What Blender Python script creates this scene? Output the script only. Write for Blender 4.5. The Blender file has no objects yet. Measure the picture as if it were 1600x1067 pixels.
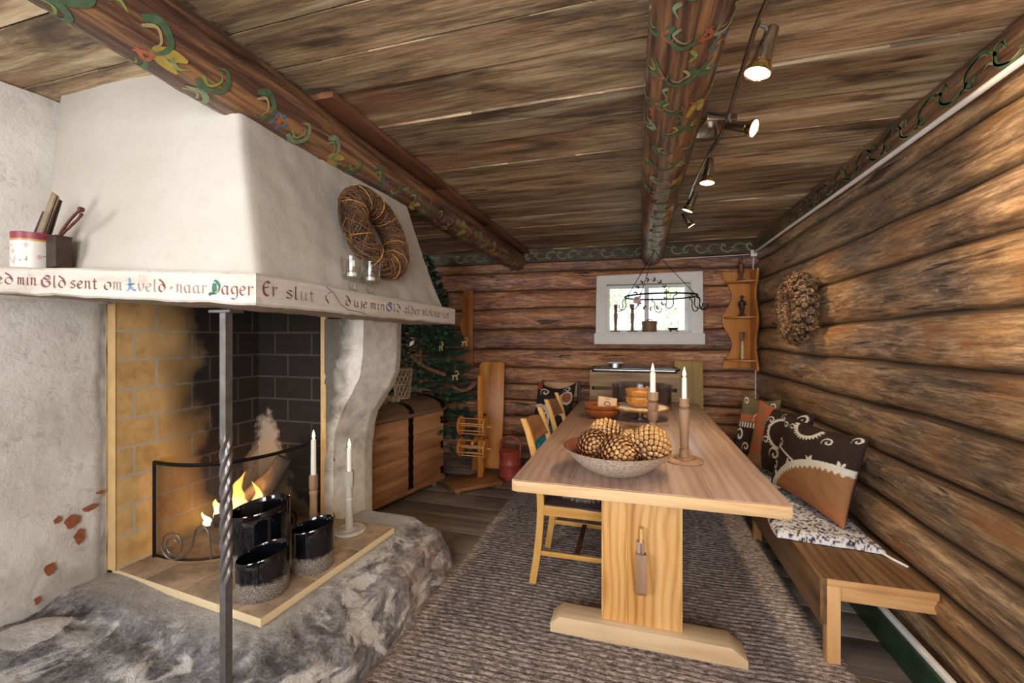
import bpy, bmesh, math, random
from mathutils import Vector, Matrix, noise
R = math.radians
PI = math.pi
scn = bpy.context.scene
C = scn.collection

# ------------------------------------------------------------ camera
cam_d = bpy.data.cameras.new('camera')
cam_d.sensor_width = 36.0
cam_d.lens = 665.0 / 1600 * 36.0
cam_d.shift_y = -5.5 / 1600
cam_d.clip_start = 0.05
cam = bpy.data.objects.new('camera', cam_d)
cam.location = (0, 0, 1.35)
cam.rotation_euler = (R(90), 0, R(16.2))
C.objects.link(cam)
scn.camera = cam

# ------------------------------------------------------------ world, lights, exposure
scn.view_settings.view_transform = 'Standard'
scn.view_settings.look = 'None'
scn.view_settings.gamma = 1
scn.view_settings.use_curve_mapping = False
scn.view_settings.exposure = 0.85
world = bpy.data.worlds.new('world')
scn.world = world
world.use_nodes = True
wn = world.node_tree
wn.nodes['Background'].inputs[0].default_value = (0.80, 0.90, 1.0, 1)
wn.nodes['Background'].inputs[1].default_value = 1.4

def area(name, loc, rot, sx, sy, power, col):
    l = bpy.data.lights.new(name, 'AREA')
    l.shape = 'RECTANGLE'; l.size = sx; l.size_y = sy; l.energy = power; l.color = col
    o = bpy.data.objects.new(name, l); C.objects.link(o)
    o.location = loc; o.rotation_euler = rot
    return o
# daylight through the windows behind and beside the camera
area('daylight_rear_window', (0.35, -1.55, 1.50), (R(96), 0, 0), 1.8, 1.2, 54, (1.0, 0.98, 0.97))
area('daylight_rear_left_window', (-2.9, -1.55, 1.50), (R(94), 0, R(-20)), 1.9, 1.2, 58, (0.97, 0.98, 1.0))
area('daylight_side_window', (-3.95, -0.4, 1.45), (R(90), 0, R(-90)), 1.4, 1.1, 26, (0.93, 0.97, 1.0))

# ------------------------------------------------------------ helpers
class MB:
    def __init__(s):
        s.bm = bmesh.new()
    def face(s, vs, mi=0):
        try:
            f = s.bm.faces.new(vs); f.material_index = mi; return f
        except ValueError:
            return None
    def box(s, c, size, rot=None, mi=0, bevel=0.0, taper=None):
        hx, hy, hz = size[0] / 2, size[1] / 2, size[2] / 2
        M = rot or Matrix()
        vs = []
        for z in (-1, 1):
            for x, y in ((-1, -1), (1, -1), (1, 1), (-1, 1)):
                k = taper if (taper and z > 0) else 1
                vs.append(s.bm.verts.new(Vector(c) + M.to_3x3() @ Vector((x * hx * k, y * hy * k, z * hz))))
        fs = [s.face([vs[i] for i in q], mi) for q in ((3, 2, 1, 0), (4, 5, 6, 7), (0, 1, 5, 4), (1, 2, 6, 5), (2, 3, 7, 6), (3, 0, 4, 7))]
        if bevel:
            es = list({e for f in fs for e in f.edges})
            r = bmesh.ops.bevel(s.bm, geom=es, offset=bevel, segments=2, affect='EDGES', profile=0.5)
            for f in r['faces']:
                f.material_index = mi
        return s
    def bar(s, a, b, w, h, up=(0, 0, 1), mi=0, bevel=0.0):
        a, b = Vector(a), Vector(b)
        x = (b - a).normalized(); u = Vector(up)
        y = u.cross(x)
        if y.length < 1e-4: y = Vector((0, 1, 0)).cross(x)
        y.normalize(); z = x.cross(y)
        M = Matrix((x, y, z)).transposed().to_4x4()
        return s.box((a + b) / 2, ((b - a).length, w, h), M, mi, bevel)
    def tube(s, pts, r, n=8, closed=False, mi=0, cap=True, up=None, sq=None):
        pts = [Vector(p) for p in pts]; m = len(pts)
        rs = r if isinstance(r, (list, tuple)) else [r] * m
        rings = []; prev = None
        for i, p in enumerate(pts):
            if closed: t = pts[(i + 1) % m] - pts[i - 1]
            else: t = pts[min(i + 1, m - 1)] - pts[max(i - 1, 0)]
            if t.length < 1e-9: t = Vector((0, 0, 1))
            t.normalize()
            if prev is None:
                a = Vector(up) if up else (Vector((0, 0, 1)) if abs(t.z) < 0.9 else Vector((1, 0, 0)))
            else: a = prev
            y = a - t * a.dot(t)
            if y.length < 1e-6: y = t.orthogonal()
            y.normalize(); prev = y; x = y.cross(t)
            rings.append([s.bm.verts.new(p + (x * math.cos(2 * PI * k / n) + y * math.sin(2 * PI * k / n)) * rs[i]) for k in range(n)])
        for i in range(m if closed else m - 1):
            A, B = rings[i], rings[(i + 1) % m]
            for k in range(n):
                s.face([A[k], A[(k + 1) % n], B[(k + 1) % n], B[k]], mi)
        if cap and not closed:
            s.face(rings[0][::-1], mi); s.face(rings[-1], mi)
        return s
    def lathe(s, prof, n=32, c=(0, 0, 0), M=None, mi=0, close=True):
        M = M or Matrix(); rings = []
        mis = mi if isinstance(mi, (list, tuple)) else [mi] * len(prof)
        for (r, z) in prof:
            if r < 1e-5:
                rings.append([s.bm.verts.new(Vector(c) + M @ Vector((0, 0, z)))])
            else:
                rings.append([s.bm.verts.new(Vector(c) + M @ Vector((r * math.cos(2 * PI * k / n), r * math.sin(2 * PI * k / n), z))) for k in range(n)])
        for i in range(len(rings) - 1):
            A, B = rings[i], rings[i + 1]
            for k in range(n):
                if len(A) == 1 and len(B) == 1: continue
                if len(A) == 1: s.face([A[0], B[(k + 1) % n], B[k]][::-1], mis[i])
                elif len(B) == 1: s.face([A[k], A[(k + 1) % n], B[0]], mis[i])
                else: s.face([A[k], A[(k + 1) % n], B[(k + 1) % n], B[k]], mis[i])
        return s
    def prism(s, poly, h, M=None, mi=0, z0=0.0, bevel=0.0):
        M = M or Matrix()
        a = [s.bm.verts.new(M @ Vector((x, y, z0))) for x, y in poly]
        b = [s.bm.verts.new(M @ Vector((x, y, z0 + h))) for x, y in poly]
        n = len(poly); fs = [s.face(a[::-1], mi), s.face(b, mi)]
        for i in range(n): fs.append(s.face([a[i], a[(i + 1) % n], b[(i + 1) % n], b[i]], mi))
        if bevel:
            es = list({e for f in fs[:2] if f for e in f.edges})
            r = bmesh.ops.bevel(s.bm, geom=es, offset=bevel, segments=2, affect='EDGES', profile=0.5)
        return s
    def grid(s, nu, nv, f, mi=0, wrapu=False, skip=None, flip=False):
        V = [[s.bm.verts.new(f(i / (nu if wrapu else nu), j / nv)) for j in range(nv + 1)] for i in range(nu if wrapu else nu + 1)]
        for i in range(nu):
            for j in range(nv):
                if skip and skip(i, j): continue
                i2 = (i + 1) % nu if wrapu else i + 1
                q = [V[i][j], V[i2][j], V[i2][j + 1], V[i][j + 1]]
                m = mi(i, j) if callable(mi) else mi
                s.face(q[::-1] if flip else q, m)
        return V
    def build(s, name, mats, parent=None, smooth=True, angle=40, mod=None):
        bmesh.ops.recalc_face_normals(s.bm, faces=s.bm.faces)
        return s.raw(name, mats, parent, smooth, angle)
    def raw(s, name, mats, parent=None, smooth=True, angle=40):
        me = bpy.data.meshes.new(name)
        s.bm.to_mesh(me); s.bm.free()
        if not isinstance(mats, (list, tuple)): mats = [mats]
        for m in mats: me.materials.append(m)
        if smooth:
            me.polygons.foreach_set('use_smooth', [True] * len(me.polygons))
            me.set_sharp_from_angle(angle=R(angle))
        o = bpy.data.objects.new(name, me); C.objects.link(o)
        if parent: o.parent = parent
        return o

def tag(o, label=None, cat=None, group=None, kind=None):
    if label: o['label'] = label
    if cat: o['category'] = cat
    if group: o['group'] = group
    if kind: o['kind'] = kind
    return o
def thing(name, label, cat, loc=(0, 0, 0), rz=0.0, group=None, rot=None):
    o = bpy.data.objects.new(name, None); C.objects.link(o)
    o.location = loc; o.rotation_euler = rot or (0, 0, rz)
    o.empty_display_size = 0.05
    return tag(o, label, cat, group)
def dup(root, loc=None, rz=None, label=None, group=None, rot=None, scale=None):
    m = {}
    r = root.copy(); C.objects.link(r)
    kids = [(root, r)]
    while kids:
        src, dst = kids.pop()
        for ch in [o for o in C.objects if o.parent == src and o.name not in m]:
            c = ch.copy(); C.objects.link(c); c.parent = dst; m[c.name] = 1; m[ch.name] = 1
            kids.append((ch, c))
    if loc is not None: r.location = loc
    if rz is not None: r.rotation_euler = (0, 0, rz)
    if rot is not None: r.rotation_euler = rot
    if scale is not None: r.scale = scale
    if label: r['label'] = label
    if group: r['group'] = group
    return r

def nz(x, y=0.0, z=0.0): return noise.noise(Vector((x, y, z)))
def fbm(x, y, z, o=4): return noise.fractal(Vector((x, y, z)), 1.0, 2.0, o)
def lerp(a, b, t): return a + (b - a) * t
def clamp(x, a=0.0, b=1.0): return max(a, min(b, x))
def sstep(a, b, x):
    t = clamp((x - a) / (b - a)); return t * t * (3 - 2 * t)
def spline(pts, k=6):
    pts = [Vector(p) for p in pts]
    if len(pts) < 3: return pts
    P = [pts[0] * 2 - pts[1]] + pts + [pts[-1] * 2 - pts[-2]]
    out = []
    for i in range(1, len(P) - 2):
        for j in range(k):
            t = j / k
            a, b, c, d = P[i - 1], P[i], P[i + 1], P[i + 2]
            out.append(0.5 * ((2 * b) + (c - a) * t + (2 * a - 5 * b + 4 * c - d) * t * t + (3 * b - a - 3 * c + d) * t ** 3))
    out.append(pts[-1]); return out

# ------------------------------------------------------------ materials
MATS = {}
def srgb(h):
    v = [int(h[i:i + 2], 16) / 255 for i in (0, 2, 4)]
    return tuple((c / 12.92 if c <= 0.04045 else ((c + 0.055) / 1.055) ** 2.4) for c in v) + (1.0,)
class NT:
    def __init__(s, name):
        s.m = bpy.data.materials.new(name); s.m.use_nodes = True
        s.t = s.m.node_tree; s.n = s.t.nodes; s.l = s.t.links
        s.b = s.n['Principled BSDF']; s.out = s.n['Material Output']
    def add(s, typ, **k):
        n = s.n.new(typ)
        for a, v in k.items(): setattr(n, a, v)
        return n
    def link(s, a, b): s.l.new(a, b)
    def setin(s, n, i, v):
        if hasattr(v, 'is_linked') or isinstance(v, bpy.types.NodeSocket): s.l.new(v, n.inputs[i])
        else: n.inputs[i].default_value = v
    def coords(s, kind='Object', scale=(1, 1, 1), rot=(0, 0, 0), off=None):
        tc = s.add('ShaderNodeTexCoord'); mp = s.add('ShaderNodeMapping')
        mp.inputs['Scale'].default_value = scale; mp.inputs['Rotation'].default_value = rot
        s.link(tc.outputs[kind], mp.inputs['Vector'])
        v = mp.outputs[0]
        if off is not None:
            va = s.add('ShaderNodeVectorMath', operation='ADD')
            s.link(v, va.inputs[0]); s.link(off, va.inputs[1]); v = va.outputs[0]
        return v
    def noise(s, vec, scale, detail=4, rough=0.55, dist=0.0):
        n = s.add('ShaderNodeTexNoise'); s.link(vec, n.inputs['Vector'])
        n.inputs['Scale'].default_value = scale; n.inputs['Detail'].default_value = detail
        n.inputs['Roughness'].default_value = rough; n.inputs['Distortion'].default_value = dist
        return n.outputs['Fac']
    def ramp(s, fac, stops, interp='LINEAR'):
        r = s.add('ShaderNodeValToRGB'); r.color_ramp.interpolation = interp
        e = r.color_ramp.elements
        while len(e) < len(stops): e.new(0.5)
        for k, (p, c) in enumerate(stops):
            e[k].position = p
            e[k].color = c if isinstance(c, (tuple, list)) else (c, c, c, 1)
        s.link(fac, r.inputs['Fac']); return r.outputs['Color']
    def math(s, op, a, b=None, clampit=False):
        n = s.add('ShaderNodeMath', operation=op); n.use_clamp = clampit
        s.setin(n, 0, a)
        if b is not None: s.setin(n, 1, b)
        return n.outputs[0]
    def mix(s, fac, a, b, blend='MIX'):
        n = s.add('ShaderNodeMix', data_type='RGBA', blend_type=blend)
        s.setin(n, 0, fac); s.setin(n, 6, a); s.setin(n, 7, b)
        return n.outputs[2]
    def bump(s, h, strength=0.3, dist=0.01):
        n = s.add('ShaderNodeBump'); n.inputs['Strength'].default_value = strength
        n.inputs['Distance'].default_value = dist
        s.link(h, n.inputs['Height']); s.link(n.outputs[0], s.b.inputs['Normal'])
    def done(s, color=None, rough=None, metal=None, spec=None):
        if color is not None: s.setin(s.b, 'Base Color', color)
        if rough is not None: s.setin(s.b, 'Roughness', rough)
        if metal is not None: s.setin(s.b, 'Metallic', metal)
        if spec is not None: s.b.inputs['Specular IOR Level'].default_value = spec
        return s.m

def plain(name, col, rough=0.6, metal=0.0, var=0.12, scale=30, bump=0.15, spec=0.5):
    t = NT(name); v = t.coords()
    n = t.noise(v, scale, 3)
    c = srgb(col) if isinstance(col, str) else col
    d = tuple(x * (1 - var) for x in c[:3]) + (1,)
    e = tuple(min(1, x * (1 + var)) for x in c[:3]) + (1,)
    cc = t.ramp(n, [(0.3, d), (0.7, e)])
    if bump: t.bump(n, bump, 0.004)
    return t.done(cc, rough, metal, spec)

def wood(name, dark, mid, light, axis='x', along=1.2, across=16, rough=0.5, island=0.25, knots=0.0, bump=0.25, rings=0.0, spec=0.4, lo=0.32, hi=0.68, stain=0.0):
    """long-grained wood: streaks run along `axis` of the object's own coordinates"""
    t = NT(name)
    geo = t.add('ShaderNodeNewGeometry')
    isl = geo.outputs['Random Per Island']
    cmb = t.add('ShaderNodeCombineXYZ')
    k = t.math('MULTIPLY', isl, 37.0)
    for i in range(3): t.link(k, cmb.inputs[i])
    sc = {'x': (along, across, across), 'y': (across, along, across), 'z': (across, across, along)}[axis]
    v = t.coords('Object', sc, off=cmb.outputs[0])
    n1 = t.noise(v, 1.0, 8, 0.68, 0.45)
    sc2 = {'x': (along * .45, across * .18, across * .18), 'y': (across * .18, along * .45, across * .18), 'z': (across * .18, across * .18, along * .45)}[axis]
    v2 = t.coords('Object', sc2, off=cmb.outputs[0])
    n2 = t.noise(v2, 1.0, 4, 0.55, 0.6)
    f = t.math('ADD', t.math('MULTIPLY', n1, 0.6), t.math('MULTIPLY', n2, 0.4))
    if rings:
        w = t.add('ShaderNodeTexWave', wave_type='BANDS', bands_direction={'x': 'Y', 'y': 'X', 'z': 'X'}[axis])
        sc3 = {'x': (.45, 1, 1), 'y': (1, .45, 1), 'z': (1, 1, .45)}[axis]
        v3 = t.coords('Object', sc3, off=cmb.outputs[0])
        t.link(v3, w.inputs['Vector'])
        w.inputs['Scale'].default_value = across * 0.55; w.inputs['Distortion'].default_value = 9.0
        w.inputs['Detail'].default_value = 1.5; w.inputs['Detail Scale'].default_value = 0.55
        wf = t.math('POWER', w.outputs['Fac'], 2.0)
        f = t.math('SUBTRACT', f, t.math('MULTIPLY', wf, rings))
    col = t.ramp(f, [(lo, srgb(dark)), ((lo + hi) / 2, srgb(mid)), (hi, srgb(light))])
    hs = t.add('ShaderNodeHueSaturation')
    t.link(col, hs.inputs['Color'])
    vv = t.math('ADD', t.math('MULTIPLY', isl, 2 * island), 1 - island)
    t.link(vv, hs.inputs['Value'])
    col = hs.outputs[0]
    if knots:
        vo = t.add('ShaderNodeTexVoronoi')
        sk = {'x': (1.6, 5, 5), 'y': (5, 1.6, 5), 'z': (5, 5, 1.6)}[axis]
        t.link(t.coords('Object', sk, off=cmb.outputs[0]), vo.inputs['Vector'])
        vo.inputs['Scale'].default_value = 1.0
        kf = t.ramp(vo.outputs['Distance'], [(0.05, 1.0), (0.16, 0.0)])
        col = t.mix(t.math('MULTIPLY', kf, knots), col, srgb(dark))
    if stain:
        ns = t.noise(t.coords(), 2.3, 3, 0.6)
        sf = t.ramp(ns, [(0.5, 0.0), (0.62, 1.0)])
        col = t.mix(t.math('MULTIPLY', sf, stain), col, srgb(dark))
    t.bump(f, bump, 0.006)
    return t.done(col, rough, None, spec)

def logwood(name, axis, dark, mid, light, patch, rough, spec=0.5, worn='c9a878'):
    """hewn, stained log wall: streaky grain, scuffs, knots and drying cracks"""
    t = NT(name)
    tone = t.add('ShaderNodeAttribute', attribute_name='tone').outputs['Fac']
    cmb = t.add('ShaderNodeCombineXYZ'); k = t.math('MULTIPLY', tone, 50.0)
    for i in range(3): t.link(k, cmb.inputs[i])
    def sc(a, c): return {'x': (a, c, c), 'y': (c, a, c)}[axis]
    def co(a, c): return t.coords('Object', sc(a, c), off=cmb.outputs[0])
    f1 = t.noise(co(7, 75), 1, 8, 0.78, 0.3)          # fibres
    f2 = t.noise(co(1.6, 13), 1, 6, 0.7, 0.9)         # streaks
    f3 = t.noise(co(1.5, 4), 1, 5, 0.62, 0.8)         # blotches
    f4 = t.noise(co(10, 30), 1, 7, 0.8, 0.3)          # scuffs
    f = t.math('ADD', t.math('MULTIPLY', f1, 0.42), t.math('ADD', t.math('MULTIPLY', f2, 0.34), t.math('MULTIPLY', f3, 0.24)))
    col = t.ramp(f, [(0.40, srgb(dark)), (0.49, srgb(mid)), (0.59, srgb(light))])
    col = t.mix(t.ramp(f3, [(0.52, 0.0), (0.66, 0.7)]), col, srgb(patch))
    col = t.mix(t.ramp(f4, [(0.57, 0.0), (0.68, 0.62)]), col, srgb(worn))
    hs = t.add('ShaderNodeHueSaturation'); t.link(col, hs.inputs['Color'])
    t.link(t.math('ADD', t.math('MULTIPLY', tone, 0.55), 0.76), hs.inputs['Value'])
    t.link(t.math('ADD', t.math('MULTIPLY', f3, 0.8), 0.47), hs.inputs['Saturation'])
    col = hs.outputs[0]
    cr = t.noise(co(0.9, 17), 1, 4, 0.55, 0.5)
    crf = t.ramp(cr, [(0.315, 1.0), (0.35, 0.0)])
    col = t.mix(t.math('MULTIPLY', crf, 0.9), col, srgb('1a100a'))
    vo = t.add('ShaderNodeTexVoronoi'); t.link(co(1.5, 5), vo.inputs['Vector']); vo.inputs['Scale'].default_value = 1.0
    kf = t.ramp(vo.outputs['Distance'], [(0.03, 1.0), (0.13, 0.0)])
    col = t.mix(t.math('MULTIPLY', kf, 0.75), col, srgb('2a170c'))
    dk = t.add('ShaderNodeAttribute', attribute_name='seam')
    sm = t.math('MULTIPLY', dk.outputs['Fac'], t.math('ADD', t.math('MULTIPLY', f2, 1.4), 0.3), True)
    col = t.mix(sm, col, srgb('1a110b'))
    h = t.math('ADD', t.math('ADD', t.math('MULTIPLY', f1, 0.5), t.math('MULTIPLY', f3, 1.2)), t.math('MULTIPLY', f4, .35))
    t.bump(t.math('SUBTRACT', h, t.math('MULTIPLY', crf, 0.8)), 0.6, 0.014)
    rg = t.math('ADD', t.math('MULTIPLY', f4, 0.5), rough - 0.25)
    return t.done(col, rg, None, spec)

def plaster(name, base, stain, amount=0.35, bump=0.5, scale=1.0):
    t = NT(name); v = t.coords()
    n1 = t.noise(v, 2.2 * scale, 5, 0.6); n2 = t.noise(v, 22, 5, 0.65); n3 = t.noise(v, 90, 3, 0.6)
    c = t.ramp(n1, [(0.35, srgb(stain)), (0.62, srgb(base))])
    c = t.mix(1 - amount, c, srgb(base))
    c = t.mix(t.ramp(n2, [(0.3, 0.25), (0.45, 0.0)]), c, srgb(stain))
    t.bump(t.math('ADD', t.math('ADD', t.math('MULTIPLY', n2, 0.6), t.math('MULTIPLY', n3, 0.18)), t.math('MULTIPLY', n1, 1.2)), bump, 0.014)
    return t.done(c, 0.9, None, 0.2)

def attrmat(name, rough=0.85, bump=0.3, scale=160, spec=0.2, weave=True, var=0.25):
    """pattern comes from the colour attribute `Col`, the weave from noise"""
    t = NT(name)
    a = t.add('ShaderNodeAttribute', attribute_name='Col')
    n = t.noise(t.coords(), scale, 3, 0.6)
    g = t.ramp(n, [(0.3, 1 - var), (0.7, 1.0)])
    c = t.mix(1.0, a.outputs['Color'], g, 'MULTIPLY')
    if weave: t.bump(n, bump, 0.004)
    return t.done(c, rough, None, spec)

def glass(name, col=(0.95, 0.98, 0.97, 1), rough=0.02):
    """thin clear glass: mostly see-through with a fresnel reflection"""
    t = NT(name)
    tr = t.add('ShaderNodeBsdfTransparent'); tr.inputs[0].default_value = col
    gl = t.add('ShaderNodeBsdfGlossy'); gl.inputs['Roughness'].default_value = rough
    lw = t.add('ShaderNodeLayerWeight'); lw.inputs[0].default_value = 0.35
    f = t.math('ADD', t.math('MULTIPLY', lw.outputs['Facing'], 0.45), 0.06)
    mx = t.add('ShaderNodeMixShader')
    t.link(f, mx.inputs[0]); t.link(tr.outputs[0], mx.inputs[1]); t.link(gl.outputs[0], mx.inputs[2])
    t.link(mx.outputs[0], t.out.inputs[0])
    return t.m

def emit(name, col, strength):
    t = NT(name)
    e = t.add('ShaderNodeEmission'); e.inputs[0].default_value = col; e.inputs[1].default_value = strength
    t.link(e.outputs[0], t.out.inputs[0]); return t.m

def mk_ceil():
    """old unpainted boards: each its own tone, dark water stains and pale worn streaks"""
    t = NT('ceiling_boards'); g = t.add('ShaderNodeNewGeometry'); isl = g.outputs['Random Per Island']
    cmb = t.add('ShaderNodeCombineXYZ'); k = t.math('MULTIPLY', isl, 37.0)
    for i in range(3): t.link(k, cmb.inputs[i])
    def co(a, c): return t.coords('Object', (a, c, c), off=cmb.outputs[0])
    f1 = t.noise(co(5, 80), 1, 8, .78, .3); f2 = t.noise(co(1.0, 12), 1, 6, .7, .8); f3 = t.noise(co(1.3, 5), 1, 5, .65, 1.0); f4 = t.noise(co(.8, 9), 1, 4, .6, .5)
    f = t.math('ADD', t.math('MULTIPLY', f1, .4), t.math('ADD', t.math('MULTIPLY', f2, .3), t.math('MULTIPLY', f3, .3)))
    c = t.ramp(f, [(.39, srgb('4a3b2d')), (.485, srgb('8a7053')), (.58, srgb('c4ab84'))])
    c = t.mix(t.ramp(f4, [(.54, 0.0), (.66, .8)]), c, srgb('dccaa6'))
    c = t.mix(t.ramp(f3, [(.34, .8), (.47, 0.0)]), c, srgb('44362b'))
    c = t.mix(t.ramp(t.noise(co(.7, 3), 1, 3, .6), [(.5, 0.0), (.7, .55)]), c, srgb('8a5c38'))
    vo = t.add('ShaderNodeTexVoronoi'); t.link(co(1.4, 6), vo.inputs['Vector']); vo.inputs['Scale'].default_value = 1.0
    c = t.mix(t.ramp(vo.outputs['Distance'], [(.04, .85), (.12, 0.0)]), c, srgb('30231a'))
    hs = t.add('ShaderNodeHueSaturation'); t.link(c, hs.inputs['Color']); t.link(t.math('ADD', t.math('MULTIPLY', isl, .62), .66), hs.inputs['Value'])
    hs.inputs['Saturation'].default_value = .95
    t.bump(t.math('ADD', f1, f3), .45, .008)
    return t.done(hs.outputs[0], .5, None, .4)
M_ceil = mk_ceil()
M_log_r = logwood('log_right', 'y', '35210f', '84603a', 'cda46e', '86502f', 0.36, 0.65)
M_log_b = logwood('log_back', 'x', '2c180f', '96562c', 'dea25a', '7c4222', 0.42, 0.45)
M_floor = wood('floor_boards', '4a4039', '7b6d63', '9c8f83', 'x', 1.2, 14, 0.55, 0.15, 0.4, 0.2)
M_plaster = plaster('white_plaster', 'c3beb3', 'aea594', 0.35, 0.25)
M_pine = wood('pale_pine', '9c6631', 'c99654', 'dcb075', 'z', 0.9, 16, 0.42, 0.05, 0.6, 0.08, rings=0.17, lo=0.2, hi=0.6)
M_pine_y = wood('table_pine', '6f5546', '967b6c', 'b29888', 'y', 0.8, 14, 0.30, 0.07, 0.6, 0.07, rings=0.10, lo=0.2, hi=0.64, spec=0.6)
M_pine_x = wood('pale_pine_foot', 'a07c56', 'c9aa82', 'dbc29c', 'x', 1.0, 16, 0.5, 0.04, 0.7, 0.08, rings=0.05, lo=0.2, hi=0.6)
M_end = wood('pine_end', 'a07a50', 'cfaa7a', 'e2c49a', 'x', 1.4, 22, 0.5, 0.03, 0.2, 0.1)
M_birch = wood('yellow_birch', 'a06c2e', 'c8964c', 'dcb06a', 'z', 1.2, 18, 0.38, 0.06, 0.2, 0.06)
M_walnut = wood('brown_slat', '4a2a18', '7d5236', '9c7050', 'y', 1.4, 18, 0.35, 0.05)
M_bench = wood('bench_brown', '3e2a1a', '6c4e33', '8b6a48', 'y', 0.8, 13, 0.45, 0.12, 0.5, 0.15, rings=0.10, lo=0.24, hi=0.62)
M_bench_e = wood('bench_end_pine', '8f6238', 'b98a58', 'cfa577', 'x', 1.0, 15, 0.5, 0.08, 0.5, 0.12)
M_bench_z = wood('bench_post_pine', '8f6238', 'bd8d5b', 'd4aa7a', 'z', 1.0, 15, 0.5, 0.1, 0.5, 0.12)
M_orange = wood('orange_pine', '9c5a22', 'c27c36', 'd8964c', 'z', 1.0, 14, 0.42, 0.1, 0.7, 0.08)
M_turn = wood('turned_wood', '6b4c33', '94745a', 'b3936f', 'z', 1.4, 20, 0.55, 0.08)
M_weather = wood('weathered_white', '7f786a', 'b4ada0', 'd2ccc0', 'z', 1.6, 24, 0.75, 0.05)
M_dkwood = wood('dark_wood', '2a1a10', '4a3020', '6b4a31', 'z', 1.4, 16, 0.5, 0.1)
M_bowlwood = wood('bowl_wood', '9a5c22', 'c98a40', 'e0a85c', 'x', 2.0, 16, 0.35, 0.08, rings=0.1)
M_redbowl = wood('red_brown_bowl', '6a3014', '9a5428', 'b8733c', 'x', 2.0, 14, 0.35, 0.08)
M_crate = wood('crate_wood', '5f4a36', '9a7c5c', 'bda27e', 'x', 1.4, 20, 0.65, 0.2, 0.5)
M_chest = wood('chest_pine', '6a4227', 'a37450', 'c09572', 'x', 1.2, 15, 0.5, 0.1, 0.7, 0.15, stain=0.3)
M_chesttop = wood('chest_lid', '3e2c1e', '6b5240', '8a725c', 'x', 1.2, 15, 0.55, 0.1, 0.5, 0.15)
M_iron = plain('black_iron', '1d1b1a', 0.45, 0.7, 0.3, 40, 0.3)
M_iron2 = plain('grey_wrought_iron', '6f6b68', 0.34, 0.55, 0.25, 25, 0.3)
M_chrome = plain('brushed_steel', 'b7b2ac', 0.22, 1.0, 0.05, 60, 0.0)
M_white = plain('white_paint', 'e9e6df', 0.55, 0, 0.04, 12, 0.1)
M_cable = plain('white_plastic', 'e6e2dc', 0.45, 0, 0.03, 12, 0.0)
M_wax = plain('white_wax', 'f2eee4', 0.45, 0, 0.02, 12, 0.0)
M_tin = plain('polished_tin', 'c4c6ca', 0.25, 1.0, 0.1, 20, 0.1)
M_red = plain('red_paint', '9c3f30', 0.45, 0, 0.12, 14, 0.15)
M_twig = plain('twig_brown', '7a5636', 0.8, 0, 0.4, 60, 0.3)
M_twig_l = plain('pale_twig', 'b87f3c', 0.7, 0, 0.3, 60, 0.3)
M_glass = glass('clear_glass')
M_soot = plain('soot_black', '16130f', 0.95, 0, 0.4, 12, 0.4)
M_green = plain('green_skirting', '1f3526', 0.4, 0, 0.35, 10, 0.2)

def painted_wood(name, axis):
    return wood(name, '2e1d14', '64483a', 'a37a50', axis, 2.4, 42, 0.38, 0.0, 0.4, 0.4, lo=.38, hi=.62)
M_beam = painted_wood('beam_wood', 'y')
PC = {'green': plain('paint_green', '4a6446', 0.6, 0, 0.25, 50, 0.1), 'lime': plain('paint_lime', '84904e', 0.6, 0, 0.25, 50, 0.1),
      'yellow': plain('paint_yellow', 'ab9440', 0.6, 0, 0.2, 50, 0.1), 'orange': plain('paint_orange', 'a05a3e', 0.6, 0, 0.25, 50, 0.1),
      'blue': plain('paint_blue', '4f6a8a', 0.6, 0, 0.2, 50, 0.1), 'sage': plain('paint_sage', '7d8c6a', 0.6, 0, 0.25, 50, 0.1),
      'dark': plain('paint_dark', '2c2218', 0.6, 0, 0.2, 50, 0.1), 'cream': plain('paint_cream', 'a09468', 0.6, 0, 0.2, 50, 0.1)}
PN = ['green', 'lime', 'yellow', 'orange', 'blue', 'sage', 'dark', 'cream']
PAINTS = [PC[k] for k in PN]
PI_ = {k: i + 1 for i, k in enumerate(PN)}

def comma(mb, f, pts, w, mi, taper=1, k=6):
    """a brush stroke: 2-D centreline pts, laid on a surface by f(u, v) -> Vector"""
    P = spline([Vector((p[0], p[1], 0)) for p in pts], k)
    n = len(P); L = []; Rr = []
    for i, p in enumerate(P):
        t = P[min(i + 1, n - 1)] - P[max(i - 1, 0)]
        nn = Vector((-t.y, t.x, 0))
        if nn.length > 1e-9: nn.normalize()
        s = i / (n - 1)
        if taper == 1: ww = w * (1 - s) ** 0.7 * (0.55 + 0.45 * min(1, s * 6)) + w * 0.08
        elif taper == 2: ww = w * math.sin(PI * (0.06 + 0.88 * s)) ** 0.8
        else: ww = w
        a = p + nn * ww / 2; b = p - nn * ww / 2
        L.append(mb.bm.verts.new(f(a.x, a.y))); Rr.append(mb.bm.verts.new(f(b.x, b.y)))
    for i in range(n - 1):
        mb.face([L[i], L[i + 1], Rr[i + 1], Rr[i]], mi)
def blob(mb, f, cx, cy, rx, ry, mi, n=10):
    mb.face([mb.bm.verts.new(f(cx + rx * math.cos(2 * PI * k / n), cy + ry * math.sin(2 * PI * k / n))) for k in range(n)], mi)

# ============================================================ STRUCTURE
ZC = 2.30
def floor():
    mb = MB(); rnd = random.Random(3)
    y = -1.75
    while y < 4.9:
        w = rnd.uniform(0.19, 0.27)
        x = -4.1
        while x < 1.3:
            L = rnd.uniform(2.0, 3.6)
            x1 = min(1.3, x + L)
            mb.box(((x + x1) / 2, y + w / 2, -0.02), (x1 - x - 0.003, w - 0.005, 0.04), bevel=0.002)
            x = x1
        y += w
    o = mb.build('floor', M_floor); tag(o, kind='structure')
floor()

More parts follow.
